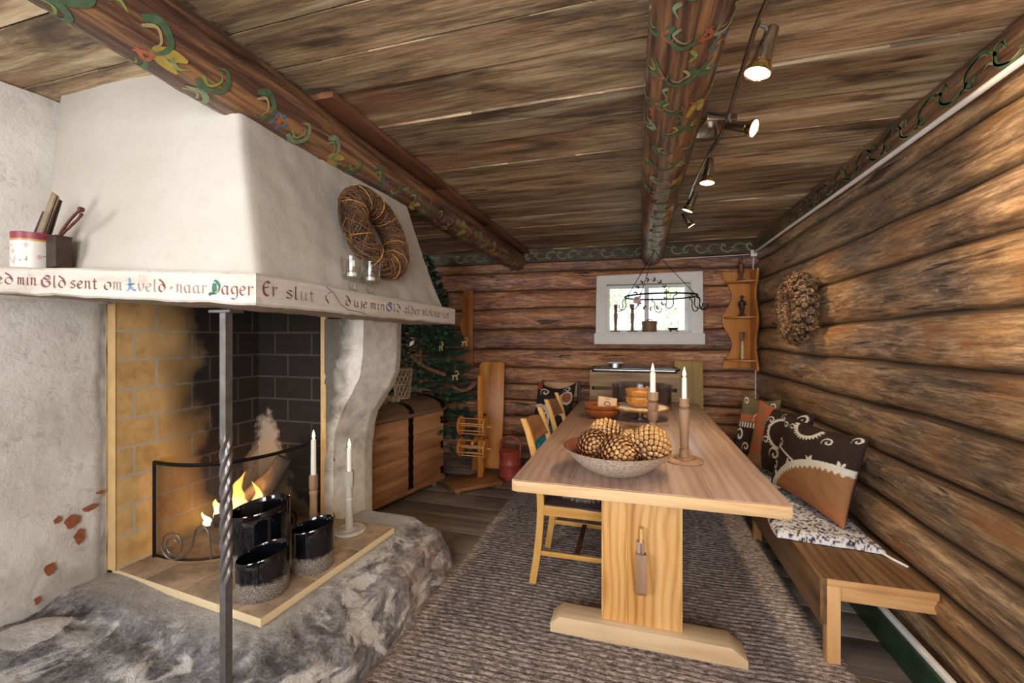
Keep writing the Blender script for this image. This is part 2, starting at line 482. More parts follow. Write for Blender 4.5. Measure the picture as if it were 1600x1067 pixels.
def ceiling():
    mb = MB(); rnd = random.Random(8)
    ys = [-1.8, -1.5, -1.2, -0.9, -0.62, -0.35, -0.08, 0.18, 0.42, 0.62, 0.82, 1.04, 1.22, 1.41, 1.68, 1.95, 2.22, 2.45, 2.68, 2.98, 3.26, 3.56, 3.9, 4.2, 4.5, 4.85]
    for a, b in zip(ys[:-1], ys[1:]):
        dz = rnd.uniform(0, 0.010)
        for (x0, x1) in ((-4.1, -1.22), (-1.22, 1.35)):
            nx = 14
            g = 0.003
            def f(u, v, a=a, b=b, x0=x0, x1=x1, dz=dz):
                x = lerp(x0, x1, u); e = 0.008 * nz(x * 1.3, a * 3, 1.0) if 0 < v < 1 else 0.006 * nz(x * 1.1, (b if v > 0.5 else a) * 7, 3.0)
                return Vector((x, lerp(a + g, b - g, v) + e, ZC + dz + 0.006 * nz(x * .8, a * 5, 2)))
            V = mb.grid(nx, 2, f)
            for j0 in (0, 2):
                for i in range(nx):
                    p, q = V[i][j0], V[i + 1][j0]
                    p2 = mb.bm.verts.new(p.co + Vector((0, 0, 0.05))); q2 = mb.bm.verts.new(q.co + Vector((0, 0, 0.05)))
                    mb.face([p, q, q2, p2])
    o = mb.build('ceiling', M_ceil); tag(o, kind='structure')
    mb = MB(); mb.box((-1.4, 1.5, ZC + 0.09), (5.6, 6.8, 0.06)); o = mb.build('ceiling', M_dkwood); tag(o, kind='structure')
ceiling()

def logwall(name, seams, to3, u0, u1, du, amp, mat, seed, hole=None):
    """to3(u, z, depth) -> Vector; depth grows into the room"""
    us = []; u = u0
    while u < u1 - 1e-6: us.append(u); u += du
    us.append(u1)
    if hole:
        for h in (hole[0], hole[1]):
            i = min(range(len(us)), key=lambda k: abs(us[k] - h)); us[i] = h
    zs = []  # (z, depthfactor, tone, seam)
    rnd = random.Random(seed)
    seams = sorted(seams)
    rows = []
    for a, b in zip(seams[:-1], seams[1:]):
        tone = rnd.random(); n = 11
        for k in range(n + 1):
            t = k / n
            if k == n and b != seams[-1]: continue
            rows.append((a, b, t, tone))
    if hole:
        for h in (hole[2], hole[3]):
            cand = [(abs(lerp(r[0], r[1], r[2]) - h), i) for i, r in enumerate(rows)]
            _, i = min(cand); a, b, t, tone = rows[i]
            rows[i] = (a, b, (h - a) / (b - a), tone)
    mb = MB(); bm = mb.bm
    lt = bm.verts.layers.float.new('tone'); ls = bm.verts.layers.float.new('seam')
    V = []
    for u in us:
        col = []
        for (a, b, t, tone) in rows:
            sa = a + 0.030 * nz(u * 0.8, a * 9, seed) + .008 * nz(u * 3, a * 5, seed); sb = b + 0.030 * nz(u * 0.8, b * 9, seed) + .008 * nz(u * 3, b * 5, seed)
            inh = hole and abs(u - hole[0]) < 1e-4 or hole and abs(u - hole[1]) < 1e-4
            if hole and (hole[0] - 0.1 < u < hole[1] + 0.1): sa, sb = a, b
            z = lerp(sa, sb, t)
            e = abs(2 * t - 1)
            prof = 1 - (e ** 5 if t > .5 else e ** 3.4)
            # hewn facets: flatter middle with a ridge that wanders
            fac = 0.014 * nz(u * 1.6, z * 6, seed + 3) + 0.007 * nz(u * 5, z * 14, seed + 5) + .004 * nz(u * 14, z * 30, 2)
            rid = 0.010 * max(0, 1 - abs(t - 0.62 - 0.12 * nz(u, a * 5, 9)) * 7)
            d = amp * prof + fac * prof + rid
            v = bm.verts.new(to3(u, z, d))
            v[lt] = tone; v[ls] = clamp((e - 0.90) * 9) * 0.95
            col.append(v)
        V.append(col)
    for i in range(len(us) - 1):
        for j in range(len(rows) - 1):
            if hole:
                um = (us[i] + us[i + 1]) / 2
                zm = (lerp(rows[j][0], rows[j][1], rows[j][2]) + lerp(rows[j + 1][0], rows[j + 1][1], rows[j + 1][2])) / 2
                if hole[0] < um < hole[1] and hole[2] < zm < hole[3]: continue
            mb.face([V[i][j], V[i + 1][j], V[i + 1][j + 1], V[i][j + 1]])
    o = mb.build(name, mat, angle=60); tag(o, kind='structure')
    return o
# right wall: logs along Y
def tr(u, z, d): return Vector((1.165 - d, u, z))
rs_ = [0.0, 0.20, 0.36, 0.57, 0.79, 1.02, 1.235, 1.44, 1.69, 1.90, 2.10, 2.32]
logwall('wall_right', rs_, tr, -1.8, 4.85, 0.03, 0.040, M_log_r, 4)
mb = MB(); mb.box((1.26, 1.5, 1.18), (0.16, 6.7, 2.4)); tag(mb.build('wall_right', M_dkwood), kind='structure')
# back wall: logs along X, turned 4 degrees
BA = R(3.0)
def tb(u, z, d):
    # origin at the right corner (1.2, 4.66); u is the distance to the left of it
    return Vector((1.2 - u * math.cos(BA) - d * math.sin(BA) * 0, 4.70 - u * math.sin(BA) - d, z))
bs_ = [0.0, 0.26, 0.49, 0.67, 0.85, 1.02, 1.23, 1.45, 1.67, 1.88, 2.07, 2.32]
WH = (1.2 - 0.53, 1.2 + 0.30, 1.40, 1.915)
logwall('wall_back', bs_, tb, -0.05, 5.2, 0.03, 0.025, M_log_b, 11, hole=WH)
# outer skin of the back wall around the window opening
mb = MB()
BM = Matrix.Translation((1.2, 4.70, 0)) @ Matrix.Rotation(BA, 4, 'Z')
def bbox(mb, u0, u1, z0, z1, y0, y1, mi=0, bevel=0):
    """box on the back wall: u to the left of the corner, y0..y1 = behind (+) or in front (-) of the wall plane"""
    c = BM @ Vector((-(u0 + u1) / 2, (y0 + y1) / 2, (z0 + z1) / 2))
    mb.box(c, (abs(u1 - u0), abs(y1 - y0), abs(z1 - z0)), Matrix.Rotation(BA, 4, 'Z'), mi, bevel)
bbox(mb, -0.1, WH[0], 0, 2.4, 0.03, 0.22); bbox(mb, WH[1], 5.3, 0, 2.4, 0.03, 0.22)
bbox(mb, WH[0], WH[1], 0, WH[2], 0.03, 0.22); bbox(mb, WH[0], WH[1], WH[3], 2.4, 0.03, 0.22)
tag(mb.build('wall_back', M_dkwood), kind='structure')

# other walls of the room, behind the camera and behind the fireplace
def wall_openings():
    mb = MB()  # rear wall with two windows
    y = -1.7
    for (x0, x1, z0, z1) in ((-4.1, -3.9, 0, 2.4), (-1.9, -0.55, 0, 2.4), (1.25, 1.35, 0, 2.4), (-3.9, -1.9, 0, 0.8), (-3.9, -1.9, 2.1, 2.4), (-0.55, 1.25, 0, 0.8), (-0.55, 1.25, 2.1, 2.4)):
        mb.box(((x0 + x1) / 2, y, (z0 + z1) / 2), (x1 - x0, 0.12, z1 - z0))
    tag(mb.build('wall_rear', M_log_b), kind='structure')
    mb = MB(); x = -4.1
    for (y0, y1, z0, z1) in ((-1.8, -1.15, 0, 2.4), (0.35, 4.9, 0, 2.4), (-1.15, 0.35, 0, 0.85), (-1.15, 0.35, 2.05, 2.4)):
        mb.box((x, (y0 + y1) / 2, (z0 + z1) / 2), (0.12, y1 - y0, z1 - z0))
    tag(mb.build('wall_left', M_log_b), kind='structure')
wall_openings()

# painted friezes at the top of the walls
def scroll(mb, f, u, v, h, flip, rnd, ci=None):
    s = -1 if flip else 1
    g = PI_[ci or rnd.choice(['green', 'green', 'sage'])]
    l2 = PI_[rnd.choice(['cream', 'cream', 'lime'])]
    pts = [(u - h * .9, v - s * h * .25), (u - h * .4, v - s * h * .42), (u + h * .1, v - s * h * .2), (u + h * .12, v + s * h * .22), (u - h * .15, v + s * h * .3), (u - h * .22, v + s * h * .05)]
    comma(mb, f, pts, h * 0.17, g, 2, 5)
    comma(mb, f, [(p[0] + h * .07, p[1] + s * h * .06) for p in pts], h * 0.07, l2, 2, 5)
    comma(mb, f, [(u + h * .1, v + s * h * .1), (u + h * .35, v + s * h * .3), (u + h * .55, v + s * h * .2)], h * 0.12, PI_[rnd.choice(['orange', 'sage', 'green', 'lime'])], 1, 4)
    comma(mb, f, [(u + h * .2, v - s * h * .1), (u + h * .4, v + s * h * .02), (u + h * .6, v - s * h * .08)], h * 0.09, PI_[rnd.choice(['lime', 'green', 'cream'])], 1, 4)
def frieze_right():
    mb = MB(); rnd = random.Random(5)
    mb.box((1.117, 1.5, 2.235), (0.05, 6.5, 0.13))
    f = lambda u, v: Vector((1.0905, u, 2.235 + v))
    u = -0.3; k = 0
    while u < 4.5:
        scroll(mb, f, u, rnd.uniform(-.005, .005), 0.11, k % 2, rnd); u += 0.125; k += 1
        if k % 3 == 0:
            blob(mb, f, u - 0.06, 0.03, 0.007, 0.009, PI_['blue']); blob(mb, f, u - 0.045, 0.02, 0.007, 0.009, PI_['orange'])
    tag(mb.raw('trim_1', [M_beam] + PAINTS), kind='structure')
frieze_right()
def frieze_back():
    mb = MB(); rnd = random.Random(6)
    bbox(mb, -0.05, 5.1, 2.17, 2.30, -0.09, -0.03)
    f = lambda u, v: BM @ Vector((-u, -0.0915, 2.235 + v))
    u = 0.15; k = 0
    while u < 3.6:
        scroll(mb, f, u, 0, 0.10, k % 2, rnd); u += 0.115; k += 1
    tag(mb.raw('trim_2', [wood('frieze_wood', '2a1a10', '45301f', '664830', 'x', 1, 14, 0.5, 0, 0.3)] + PAINTS), kind='structure')
frieze_back()

# green skirting and white trunking at the foot of the right wall
mb = MB(); mb.box((1.057, 1.5, 0.065), (0.035, 6.3, 0.13), bevel=0.004)
tag(mb.build('baseboard_right', M_green), kind='structure')
mb = MB(); mb.box((1.062, 1.5, 0.142), (0.022, 6.3, 0.022), bevel=0.003)
tag(mb.build('trim_3', M_cable), kind='structure')

# ------------------------------------------------------------ window
def window():
    root = bpy.data.objects.new('window_1', None); C.objects.link(root); tag(root, kind='structure')
    mb = MB()  # deep reveal
    u0, u1, z0, z1 = WH
    bbox(mb, u0 - 0.02, u0, z0 - 0.02, z1 + 0.02, -0.06, 0.2); bbox(mb, u1, u1 + 0.02, z0 - 0.02, z1 + 0.02, -0.06, 0.2)
    bbox(mb, u0, u1, z1, z1 + 0.02, -0.06, 0.2); bbox(mb, u0, u1, z0 - 0.02, z0, -0.06, 0.2)
    mb.build('window_reveal', M_white, root)
    mb = MB()  # casing boards, mitred
    a, b, c, d = (u0 - 0.11, z0 - 0.015), (u1 + 0.11, z0 - 0.015), (u1 + 0.10, z1 + 0.085), (u0 - 0.105, z1 + 0.10)
    A, B_, C_, D = (u0 - .005, z0 - .015), (u1 + .005, z0 - .015), (u1 + .005, z1 + .005), (u0 - .005, z1 + .005)
    Mx = BM @ Matrix(((-1, 0, 0, 0), (0, 0, 1, -0.085), (0, 1, 0, 0), (0, 0, 0, 1)))
    for q in ((a, A, D, d), (d, D, C_, c), (c, C_, B_, b)):
        mb.prism(list(q), 0.028, Mx, bevel=0.002)
    mb.build('window_frame', M_white, root)
    mb = MB(); bbox(mb, u0 - 0.125, u1 + 0.125, z0 - 0.115, z0 - 0.003, -0.10, -0.045, bevel=0.004)
    mb.build('window_apron', M_white, root)
    mb = MB(); bbox(mb, u0, u1, z0, z0 + 0.012, -0.075, 0.06, bevel=0.002)
    mb.build('window_sill', M_white, root)
    mb = MB()  # sash
    w = 0.035
    bbox(mb, u0, u0 + w, z0, z1, 0.08, 0.12); bbox(mb, u1 - w, u1, z0, z1, 0.08, 0.12)
    bbox(mb, u0 + w, u1 - w, z1 - w, z1, 0.08, 0.12); bbox(mb, u0 + w, u1 - w, z0, z0 + w, 0.08, 0.12)
    mb.build('window_sash', M_white, root)
    mb = MB(); um = (u0 + u1) / 2 + 0.0; bbox(mb, um - 0.022, um + 0.022, z0 + w, z1 - w, 0.075, 0.125, bevel=0.003)
    mb.build('mullion', M_white, root)
    for (p, q) in ((u0 + w, um - 0.022), (um + 0.022, u1 - w)):
        mb = MB(); bbox(mb, p, q, z0 + w, z1 - w, 0.098, 0.102); mb.build('pane', M_glass, root)
window()

# ============================================================ FIREPLACE
def fireplace():
    root = thing('fireplace', 'white plastered open corner fireplace with painted wooden mantel on a rough stone base', 'fireplace', (0, 0, 0))
    # -------- plaster masonry on the left
    mb = MB()
    def lw(u, v):
        y = lerp(-0.3, 1.33, u); z = lerp(0.0, ZC, v)
        d = 0.012 * fbm(y * 2, z * 2, 1) + 0.004 * fbm(y * 9, z * 9, 2)
        return Vector((-2.30 + d + 0.02 * sstep(0.5, 0, z), y, z))
    mb.grid(60, 80, lw)
    mb.box((-2.42, 0.5, 1.15), (0.2, 1.66, 2.3))
    # rounded arris into the opening, slim plaster jamb
    def jm(u, v):
        z = lerp(0.0, 2.0, v); a = u * PI / 2
        return Vector((-2.30 - 0.03 + 0.035 * math.cos(a) + .003 * nz(z * 14, 1, 2), 1.325 + 0.03 * math.sin(a) + .006 * nz(z * 9, 4, 2), z))
    mb.grid(5, 60, jm)
    # upper chimney breast beside the hood
    def cb(u, v):
        y = lerp(0.2, 1.35, u); z = lerp(1.5, ZC, v)
        return Vector((-2.26 + 0.02 * fbm(y * 2.5, z * 2, 5) + 0.02 * math.sin(u * 9), y, z))
    mb.grid(30, 30, cb)
    # patches where the plaster has fallen off the brick
    rnd = random.Random(4)
    for (y, z, ry, rz_) in ((1.21, 0.575, .035, .030), (1.27, 0.61, .028, .016), (1.235, 0.50, .02, .038), (1.31, 0.665, .02, .01), (1.16, 0.60, .014, .02), (1.10, .305, .015, .018), (1.14, .41, .022, .026)):
        n = 11
        P = [(y + ry * math.cos(2 * PI * k / n) * rnd.uniform(.6, 1.15), z + rz_ * math.sin(2 * PI * k / n) * rnd.uniform(.6, 1.15)) for k in range(n)]
        mb.face([mb.bm.verts.new((-2.286 + 0.012 * fbm(p[0] * 2, p[1] * 2, 1) + .001, p[0], p[1])) for p in P], 1)
    mb.build('plaster_side', [M_wallp, plain('bare_brick', '9a5b3c', 0.9, 0, 0.25, 60, 0.4)], root)

    # -------- yellow firebrick lining
    mb = MB()
    mb.grid(2, 2, lambda u, v: Vector((-2.25, lerp(1.345, 2.10, u), lerp(0.3, 2.0, v))))
    mb.grid(2, 2, lambda u, v: Vector((lerp(-2.25, -1.745, u), 2.10, lerp(0.3, 2.0, v))))
    mb.box((-2.275, 1.344, 1.05), (0.05, 0.006, 1.5), mi=1)
    mb.box((-1.755, 2.092, 1.05), (0.035, 0.02, 1.5), mi=1)
    mb.raw('brick_lining', [M_brick, M_brick_edge], root, smooth=False)
    mb = MB(); mb.box((-2.29, 1.75, 1.1), (0.07, 0.79, 2.0)); mb.box((-2.0, 2.14, 1.1), (0.6, 0.07, 2.0)); mb.build('brick_backing', M_soot, root)

    # -------- right pillar with its curved console
    mb = MB()
    lv = [  # z, A(x,y), B(ridge), Cc(right front), back
        (0.20, (-1.745, 2.08), (-1.70, 2.10), (-1.66, 2.34)),
        (0.62, (-1.745, 2.08), (-1.70, 2.10), (-1.66, 2.34)),
        (0.78, (-1.745, 2.08), (-1.69, 2.10), (-1.64, 2.34)),
        (0.86, (-1.745, 2.08), (-1.665, 2.10), (-1.615, 2.34)),
        (0.95, (-1.745, 2.08), (-1.62, 2.095), (-1.56, 2.35)),
        (1.05, (-1.745, 2.08), (-1.555, 2.09), (-1.49, 2.36)),
        (1.14, (-1.745, 2.08), (-1.505, 2.085), (-1.455, 2.37)),
        (1.26, (-1.745, 2.08), (-1.485, 2.08), (-1.445, 2.37)),
        (1.46, (-1.745, 2.08), (-1.48, 2.08), (-1.44, 2.37)),
    ]
    def at(z):
        for k in range(len(lv) - 1):
            if z <= lv[k + 1][0]:
                t = (z - lv[k][0]) / (lv[k + 1][0] - lv[k][0]); t = t * t * (3 - 2 * t) * .35 + t * .65
                return [(lerp(a[0], b[0], t), lerp(a[1], b[1], t)) for a, b in zip(lv[k][1:], lv[k + 1][1:])]
        return list(lv[-1][1:])
    def pf(u, v):
        z = lerp(0.2, 1.46, v); A, B_, C_ = at(z)
        P = [(A[0] + .0, 2.16), A, ((A[0] + B_[0]) / 2, (A[1] + B_[1]) / 2), B_, (lerp(B_[0], C_[0], .5), lerp(B_[1], C_[1], .5)), C_, (C_[0] - .03, 2.47), (-1.82, 2.47), (-1.82, 2.2)]
        t = u * len(P); i = int(t) % len(P); fr = t - int(t)
        fr = clamp((fr - 0.0))
        a, b = P[i], P[(i + 1) % len(P)]
        x, y = lerp(a[0], b[0], fr), lerp(a[1], b[1], fr)
        n = 0.007 * fbm(x * 6, y * 6 + z * 5, 7)
        return Vector((x + n, y - n, z))
    mb.grid(54, 64, pf, wrapu=True)
    mb.build('plaster_pillar', M_pillar, root, angle=50)

    # -------- hood
    def ht(z):  # front y, right x at height z
        t = (z - 1.5) / (ZC - 1.5)
        fl = 0.05 * (1 - t) ** 3
        return 0.995 + 0.115 * t - fl * .5, -1.09 - 0.20 * t + fl
    mb = MB()
    def hood(u, v):
        z = lerp(1.515, ZC + .02, v); fy, rx = ht(z)
        # path: left wall -> front -> corner (rounded) -> right -> back
        xl = -2.32; yb = 2.20
        rr = 0.02
        Lf = (rx - rr) - xl; Lr = yb - (fy + rr); tot = Lf + Lr + 0.04
        s = u * tot
        if s < Lf: x, y = xl + s, fy
        elif s < Lf + 0.04:
            a = (s - Lf) / 0.04 * PI / 2; x, y = rx - rr + rr * math.sin(a), fy + rr - rr * math.cos(a)
        else: x, y = rx, fy + rr + (s - Lf - 0.04)
        # blends back into the chimney breast on the left
        k = sstep(-2.0 - 0.16 * v, -2.32, x)
        y = y + 0.10 * k
        # far edge leans in
        if s > Lf + .04:
            e = sstep(yb - .5, yb, y); y -= 0.09 * e * (z - 1.5) / .8
        n = 0.012 * fbm(x * 2.2, y * 2.2, z * 2.2) + 0.0035 * fbm(x * 11, y * 11, z * 11)
        return Vector((x + n, y - n, z))
    V = mb.grid(110, 60, hood)
    # far side and back of the hood
    mb.grid(8, 60, lambda u, v: Vector((lerp(ht(lerp(1.515, ZC + .02, v))[1], -2.3, u), 2.20 - 0.09 * v, lerp(1.515, ZC + .02, v))))
    mb.build('hood', M_plaster, root, angle=60)

    # -------- mantel beam
    def mz(s):  # s along the path from the far left (0) over the corner (1) to the far right (2): top, bottom (z)
        if s < 1: return lerp(1.60, 1.529, s), lerp(1.515, 1.440, s)
        return lerp(1.529, 1.519, s - 1), lerp(1.440, 1.428, s - 1)
    OUT = [(-2.32, 0.835), (-1.0, 0.925), (-1.0, 2.265)]
    INN = [(-2.32, 1.06), (-1.22, 1.10), (-1.24, 2.265)]
    mb = MB()
    n1, n2 = 60, 60
    ss = [i / n1 for i in range(n1)] + [1 + i / n2 for i in range(n2 + 1)]
    rings = []
    for s in ss:
        k = min(1, int(s)); t = s - k
        o = Vector((lerp(OUT[k][0], OUT[k + 1][0], t), lerp(OUT[k][1], OUT[k + 1][1], t), 0))
        i_ = Vector((lerp(INN[k][0], INN[k + 1][0], t), lerp(INN[k][1], INN[k + 1][1], t), 0))
        tz, bz = mz(s)
        w = (i_ - o).normalized()
        r = .006
        tz += .003 * nz(s * 7, 1, 1); bz += .005 * nz(s * 12, 3, 1) + .003 * nz(s * 40, 2, 2)
        ring = [(o, bz + r), (o, tz - r), (o + w * r, tz), (i_, tz), (i_, bz), (o + w * r * 1.5, bz)]
        rings.append([mb.bm.verts.new((p.x, p.y, z)) for p, z in ring])
    for a, b in zip(rings[:-1], rings[1:]):
        for j in range(6):
            mb.face([a[j], b[j], b[(j + 1) % 6], a[(j + 1) % 6]], 1 if j == 4 else 0)
    mb.face(rings[0]); mb.face(rings[-1][::-1])
    bmesh.ops.recalc_face_normals(mb.bm, faces=mb.bm.faces)

    # -------- lettering, broad-nib strokes
    G = {
        'a': [[(.5, .9), (.2, .97), (.05, .5), (.22, .02), (.5, .25)], [(.5, 1), (.5, .1), (.64, .03)]],
        'b': [[(.1, 1.6), (.1, .1), (.4, 0), (.56, .5), (.35, .95), (.1, .75)]],
        'c': [[(.5, .85), (.25, 1), (.06, .5), (.25, 0), (.52, .15)]],
        'd': [[(.08, 1.62), (.4, 1.2), (.58, .5), (.35, 0), (.08, .3), (.15, .85), (.4, .95), (.52, .7)]],
        'e': [[(.08, .5), (.45, .62), (.42, .95), (.2, .95), (.06, .45), (.25, 0), (.52, .15)]],
        'g': [[(.5, .9), (.2, .97), (.06, .55), (.22, .12), (.5, .35)], [(.5, 1), (.54, 0), (.35, -.5), (.05, -.4)]],
        'i': [[(.02, .92), (.14, 1), (.14, .1), (.28, .03)]], 'j': [[(.06, .9), (.18, 1), (.18, -.2), (.0, -.5)]],
        'k': [[(.1, 1.6), (.1, 0)], [(.45, 1), (.12, .5), (.5, 0)]],
        'l': [[(.12, 1.62), (.12, .12), (.28, .03)]],
        'm': [[(.02, .92), (.12, 1), (.12, 0)], [(.12, .8), (.3, 1), (.38, .85), (.38, 0)], [(.38, .8), (.56, 1), (.64, .85), (.64, .1), (.76, .03)]],
        'n': [[(.02, .92), (.12, 1), (.12, 0)], [(.12, .78), (.35, 1), (.46, .85), (.46, .1), (.58, .03)]],
        'o': [[(.3, 1), (.06, .6), (.12, .1), (.32, 0), (.55, .4), (.5, .9), (.3, 1)]],
        'r': [[(.02, .92), (.12, 1), (.12, 0)], [(.12, .75), (.32, 1), (.48, .9)]],
        's': [[(.48, .9), (.25, 1), (.1, .75), (.45, .35), (.35, .02), (.04, .1)]],
        't': [[(.2, 1.4), (.2, .15), (.35, 0), (.48, .1)], [(.02, 1.0), (.42, 1.0)]],
        'u': [[(.02, .95), (.12, 1), (.12, .2), (.3, 0), (.48, .2)], [(.48, 1), (.48, .1), (.6, .03)]],
        'v': [[(.05, 1), (.15, .3), (.3, 0), (.52, .4), (.5, 1)]],
        'E': [[(.62, 1.35), (.35, 1.55), (.08, 1.0), (.15, .25), (.45, 0), (.7, .2)], [(.15, .8), (.55, .95)]],
        'G': [[(.72, 1.4), (.4, 1.6), (.06, 1.0), (.1, .3), (.4, 0), (.7, .25), (.66, .75), (.42, .78)], [(.2, 1.3), (.5, 1.05), (.8, 1.25)]],
        'K': [[(.1, 1.3), (.3, 1.55), (.3, .2), (.08, -.05)], [(.7, 1.5), (.35, .85), (.75, .9), (.35, .75), (.55, .2), (.85, 0)], [(.1, .8), (.5, .8)]],
        'D': [[(.15, 1.3), (.5, 1.6), (.85, 1.0), (.7, .2), (.35, 0), (.0, .1), (.1, -.2)], [(.35, 1.3), (.3, .7), (.38, .1)], [(.5, 1.25), (.55, .3)]],
        'S': [[(.6, 1.35), (.3, 1.5), (.1, 1.1), (.6, .5), (.4, .02), (.05, .15)]],
        'C': [[(.5, 1.5), (.15, 1.2), (.05, .6), (.3, 0)]],
        '.': [[(.05, .5), (.12, .5)]], 'O': [[(.1, .55), (.16, .7), (.26, .55), (.16, .42), (.1, .55)]],
    }
    cols = ['maroon', 'faded', 'blue', 'green', 'brown', 'indigo']
    lm = [plain('paint_' + c, h, 0.8, 0, 0.2, 200, 0) for c, h in (('maroon', '7d4c44'), ('faded', '9c8880'), ('letter_blue', '7089ac'), ('letter_green', '34685a'), ('brown', '5c4436'), ('indigo', '4a5296'))]
    def put(word, face, a, b, col, hh=0.022, over=None):
        ws = [max([p[0] for st in G[ch] for p in st]) + .16 for ch in word]
        tot = sum(ws) - .16; sc = (b - a) / tot; x = a
        for ch, w in zip(word, ws):
            ci = cols.index(over.get(ch, col) if over else col)
            for st in G[ch]:
                P = spline([Vector((p[0], p[1], 0)) for p in st], 6)
                q = []
                for p in P:
                    q.append((x + p.x * sc, p.y * hh))
                nib = Vector((math.cos(R(38)), math.sin(R(38)))) * 0.0028 * (1.5 if ch in 'EGKD' else 1)
                L = []
                for (u, v) in q:
                    for s_ in (-1, 1):
                        uu, vv = u + nib.x * s_, v + nib.y * s_
                        if face == 0:
                            t = (uu + 2.32) / 1.32; tz, bz = mz(t); y = lerp(0.835, 0.925, t) - .0014
                            pt = Vector((uu, y, bz + 0.026 + vv + (.004 if t < .4 else 0)))
                        else:
                            t = 1 + (uu - .925) / 1.34; tz, bz = mz(t)
                            pt = Vector((-1.0 + .0014, uu, bz + 0.030 + vv))
                        L.append(mb.bm.verts.new(pt))
                for k in range(len(q) - 1):
                    mb.face([L[2 * k], L[2 * k + 1], L[2 * k + 3], L[2 * k + 2]], ci + 2)
            x += w * sc
    put('med', 0, -2.05, -1.915, 'maroon'); put('min', 0, -1.895, -1.813, 'maroon')
    put('Gld', 0, -1.791, -1.692, 'maroon'); put('sent', 0, -1.672, -1.562, 'maroon', over={'e': 'brown'})
    put('om', 0, -1.537, -1.47, 'brown', over={'m': 'faded'}); put('Kveld', 0, -1.453, -1.309, 'faded', over={'K': 'blue', 'd': 'maroon'})
    put('O', 0, -1.295, -1.283, 'faded'); put('naar', 0, -1.270, -1.163, 'faded', over={})
    put('Dager', 0, -1.153, -1.008, 'maroon', over={'D': 'green'}, hh=.0235)
    put('Er', 1, .945, .995, 'maroon', hh=.026); put('slut', 1, 1.027, 1.145, 'faded', hh=.024, over={'s': 'brown', 'l': 'brown'})
    put('C', 1, 1.195, 1.225, 'maroon', hh=.026); put('d', 1, 1.298, 1.325, 'brown'); put('uje', 1, 1.344, 1.425, 'brown')
    put('min', 1, 1.446, 1.545, 'brown'); put('Gld', 1, 1.558, 1.67, 'brown', over={'G': 'indigo'})
    put('alder', 1, 1.700, 1.845, 'brown'); put('slokna', 1, 1.870, 2.06, 'brown'); put('ut', 1, 2.105, 2.18, 'brown'); put('.', 1, 2.21, 2.222, 'brown')
    # a crack in the right-hand board
    L = [Vector((-0.9985, y, z)) for y, z in ((1.20, 1.522), (1.235, 1.505), (1.27, 1.47), (1.31, 1.452), (1.38, 1.448), (1.42, 1.441))]
    mb.tube(L, .0011, 4, mi=6)
    mb.raw('mantel_beam', [M_mantel, M_mantel_under] + lm, root, angle=35)

    # -------- hearth slab of fire tiles
    mb = MB(); rnd = random.Random(2)
    Mx = Matrix()
    outer = [(-2.30, 1.355), (-1.345, 1.265), (-1.285, 2.085), (-2.24, 2.12)]
    def q(u, v):
        a = Vector(outer[0]).lerp(Vector(outer[1]), u); b = Vector(outer[3]).lerp(Vector(outer[2]), u); return a.lerp(b, v)
    nu, nv = 4, 3
    for i in range(nu):
        for j in range(nv):
            P = [q((i + du) / nu + e, (j + dv) / nv + f_) for du, dv, e, f_ in ((0, 0, .001, .001), (1, 0, -.001, .001), (1, 1, -.001, -.001), (0, 1, .001, -.001))]
            mb.prism([(p.x, p.y) for p in P], 0.034, None, 0, 0.266, bevel=.002)
    mb.build('hearth_slab', M_hearth, root)

    # -------- rough stone base
    mb = MB()
    def sb(u, v):
        y = lerp(0.15, 2.46, v)
        # u: 0 .. 0.68 over the top from the left, then down the right-hand face
        cx = -1.145 + 0.028 * nz(y * 2.2, 3, 1) - 0.05 * sstep(2.0, 2.46, y) * 0 + 0.03 * nz(y * 6, 8, 1)
        if u < 0.72:
            t = u / 0.72; x = lerp(-2.40, cx, t)
            z = 0.215 + 0.02 * nz(x * 2.5, y * 2.5, 2)
            # mortar bed under the slab
            inx = sstep(-1.20, -1.31, x) ; iny = sstep(1.10, 1.20, y) 
            z = lerp(z, 0.262, inx * iny)
            # big boulder on the left, in front
            bo = math.exp(-(((x + 2.18) / .28) ** 2)) * math.exp(-(((y - 0.98) / .42) ** 2))
            z += 0.05 * bo
            z -= 0.10 * sstep(0.85, 0.35, y)
            e = sstep(.80, 1.0, t); z -= 0.02 * e * e
            rough = 1 - 0.85 * inx * iny
        else:
            t = (u - 0.72) / 0.28
            ztop = 0.195 - 0.10 * sstep(0.85, 0.35, y)
            x = cx + (0.012 + 0.13 * t ** 0.75); z = lerp(ztop, -0.02, t ** 1.15)
            x = min(x, -1.03); rough = 1
        n = 0.022 * fbm(x * 5, y * 5, z * 5 + 3) * rough + 0.009 * fbm(x * 18, y * 18, z * 18) * rough + .005 * abs(nz(x * 9, y * 30, z * 9)) * rough
        # far end rounds down
        e2 = sstep(2.30, 2.46, y)
        z = lerp(z, min(z, 0.0), e2 ** 2)
        x -= 0.05 * e2
        return Vector((x + n * (0.9 if u >= .72 else .2), y + n * .3, z + n * (.25 if u >= .72 else 1)))
    mb.grid(110, 150, sb)
    mb.build('stone_base', M_stone, root, angle=180)

    # -------- twisted iron post under the mantel corner
    mb = MB(); px, py = -1.295, 1.083
    P = []; lev = 220
    rings = []
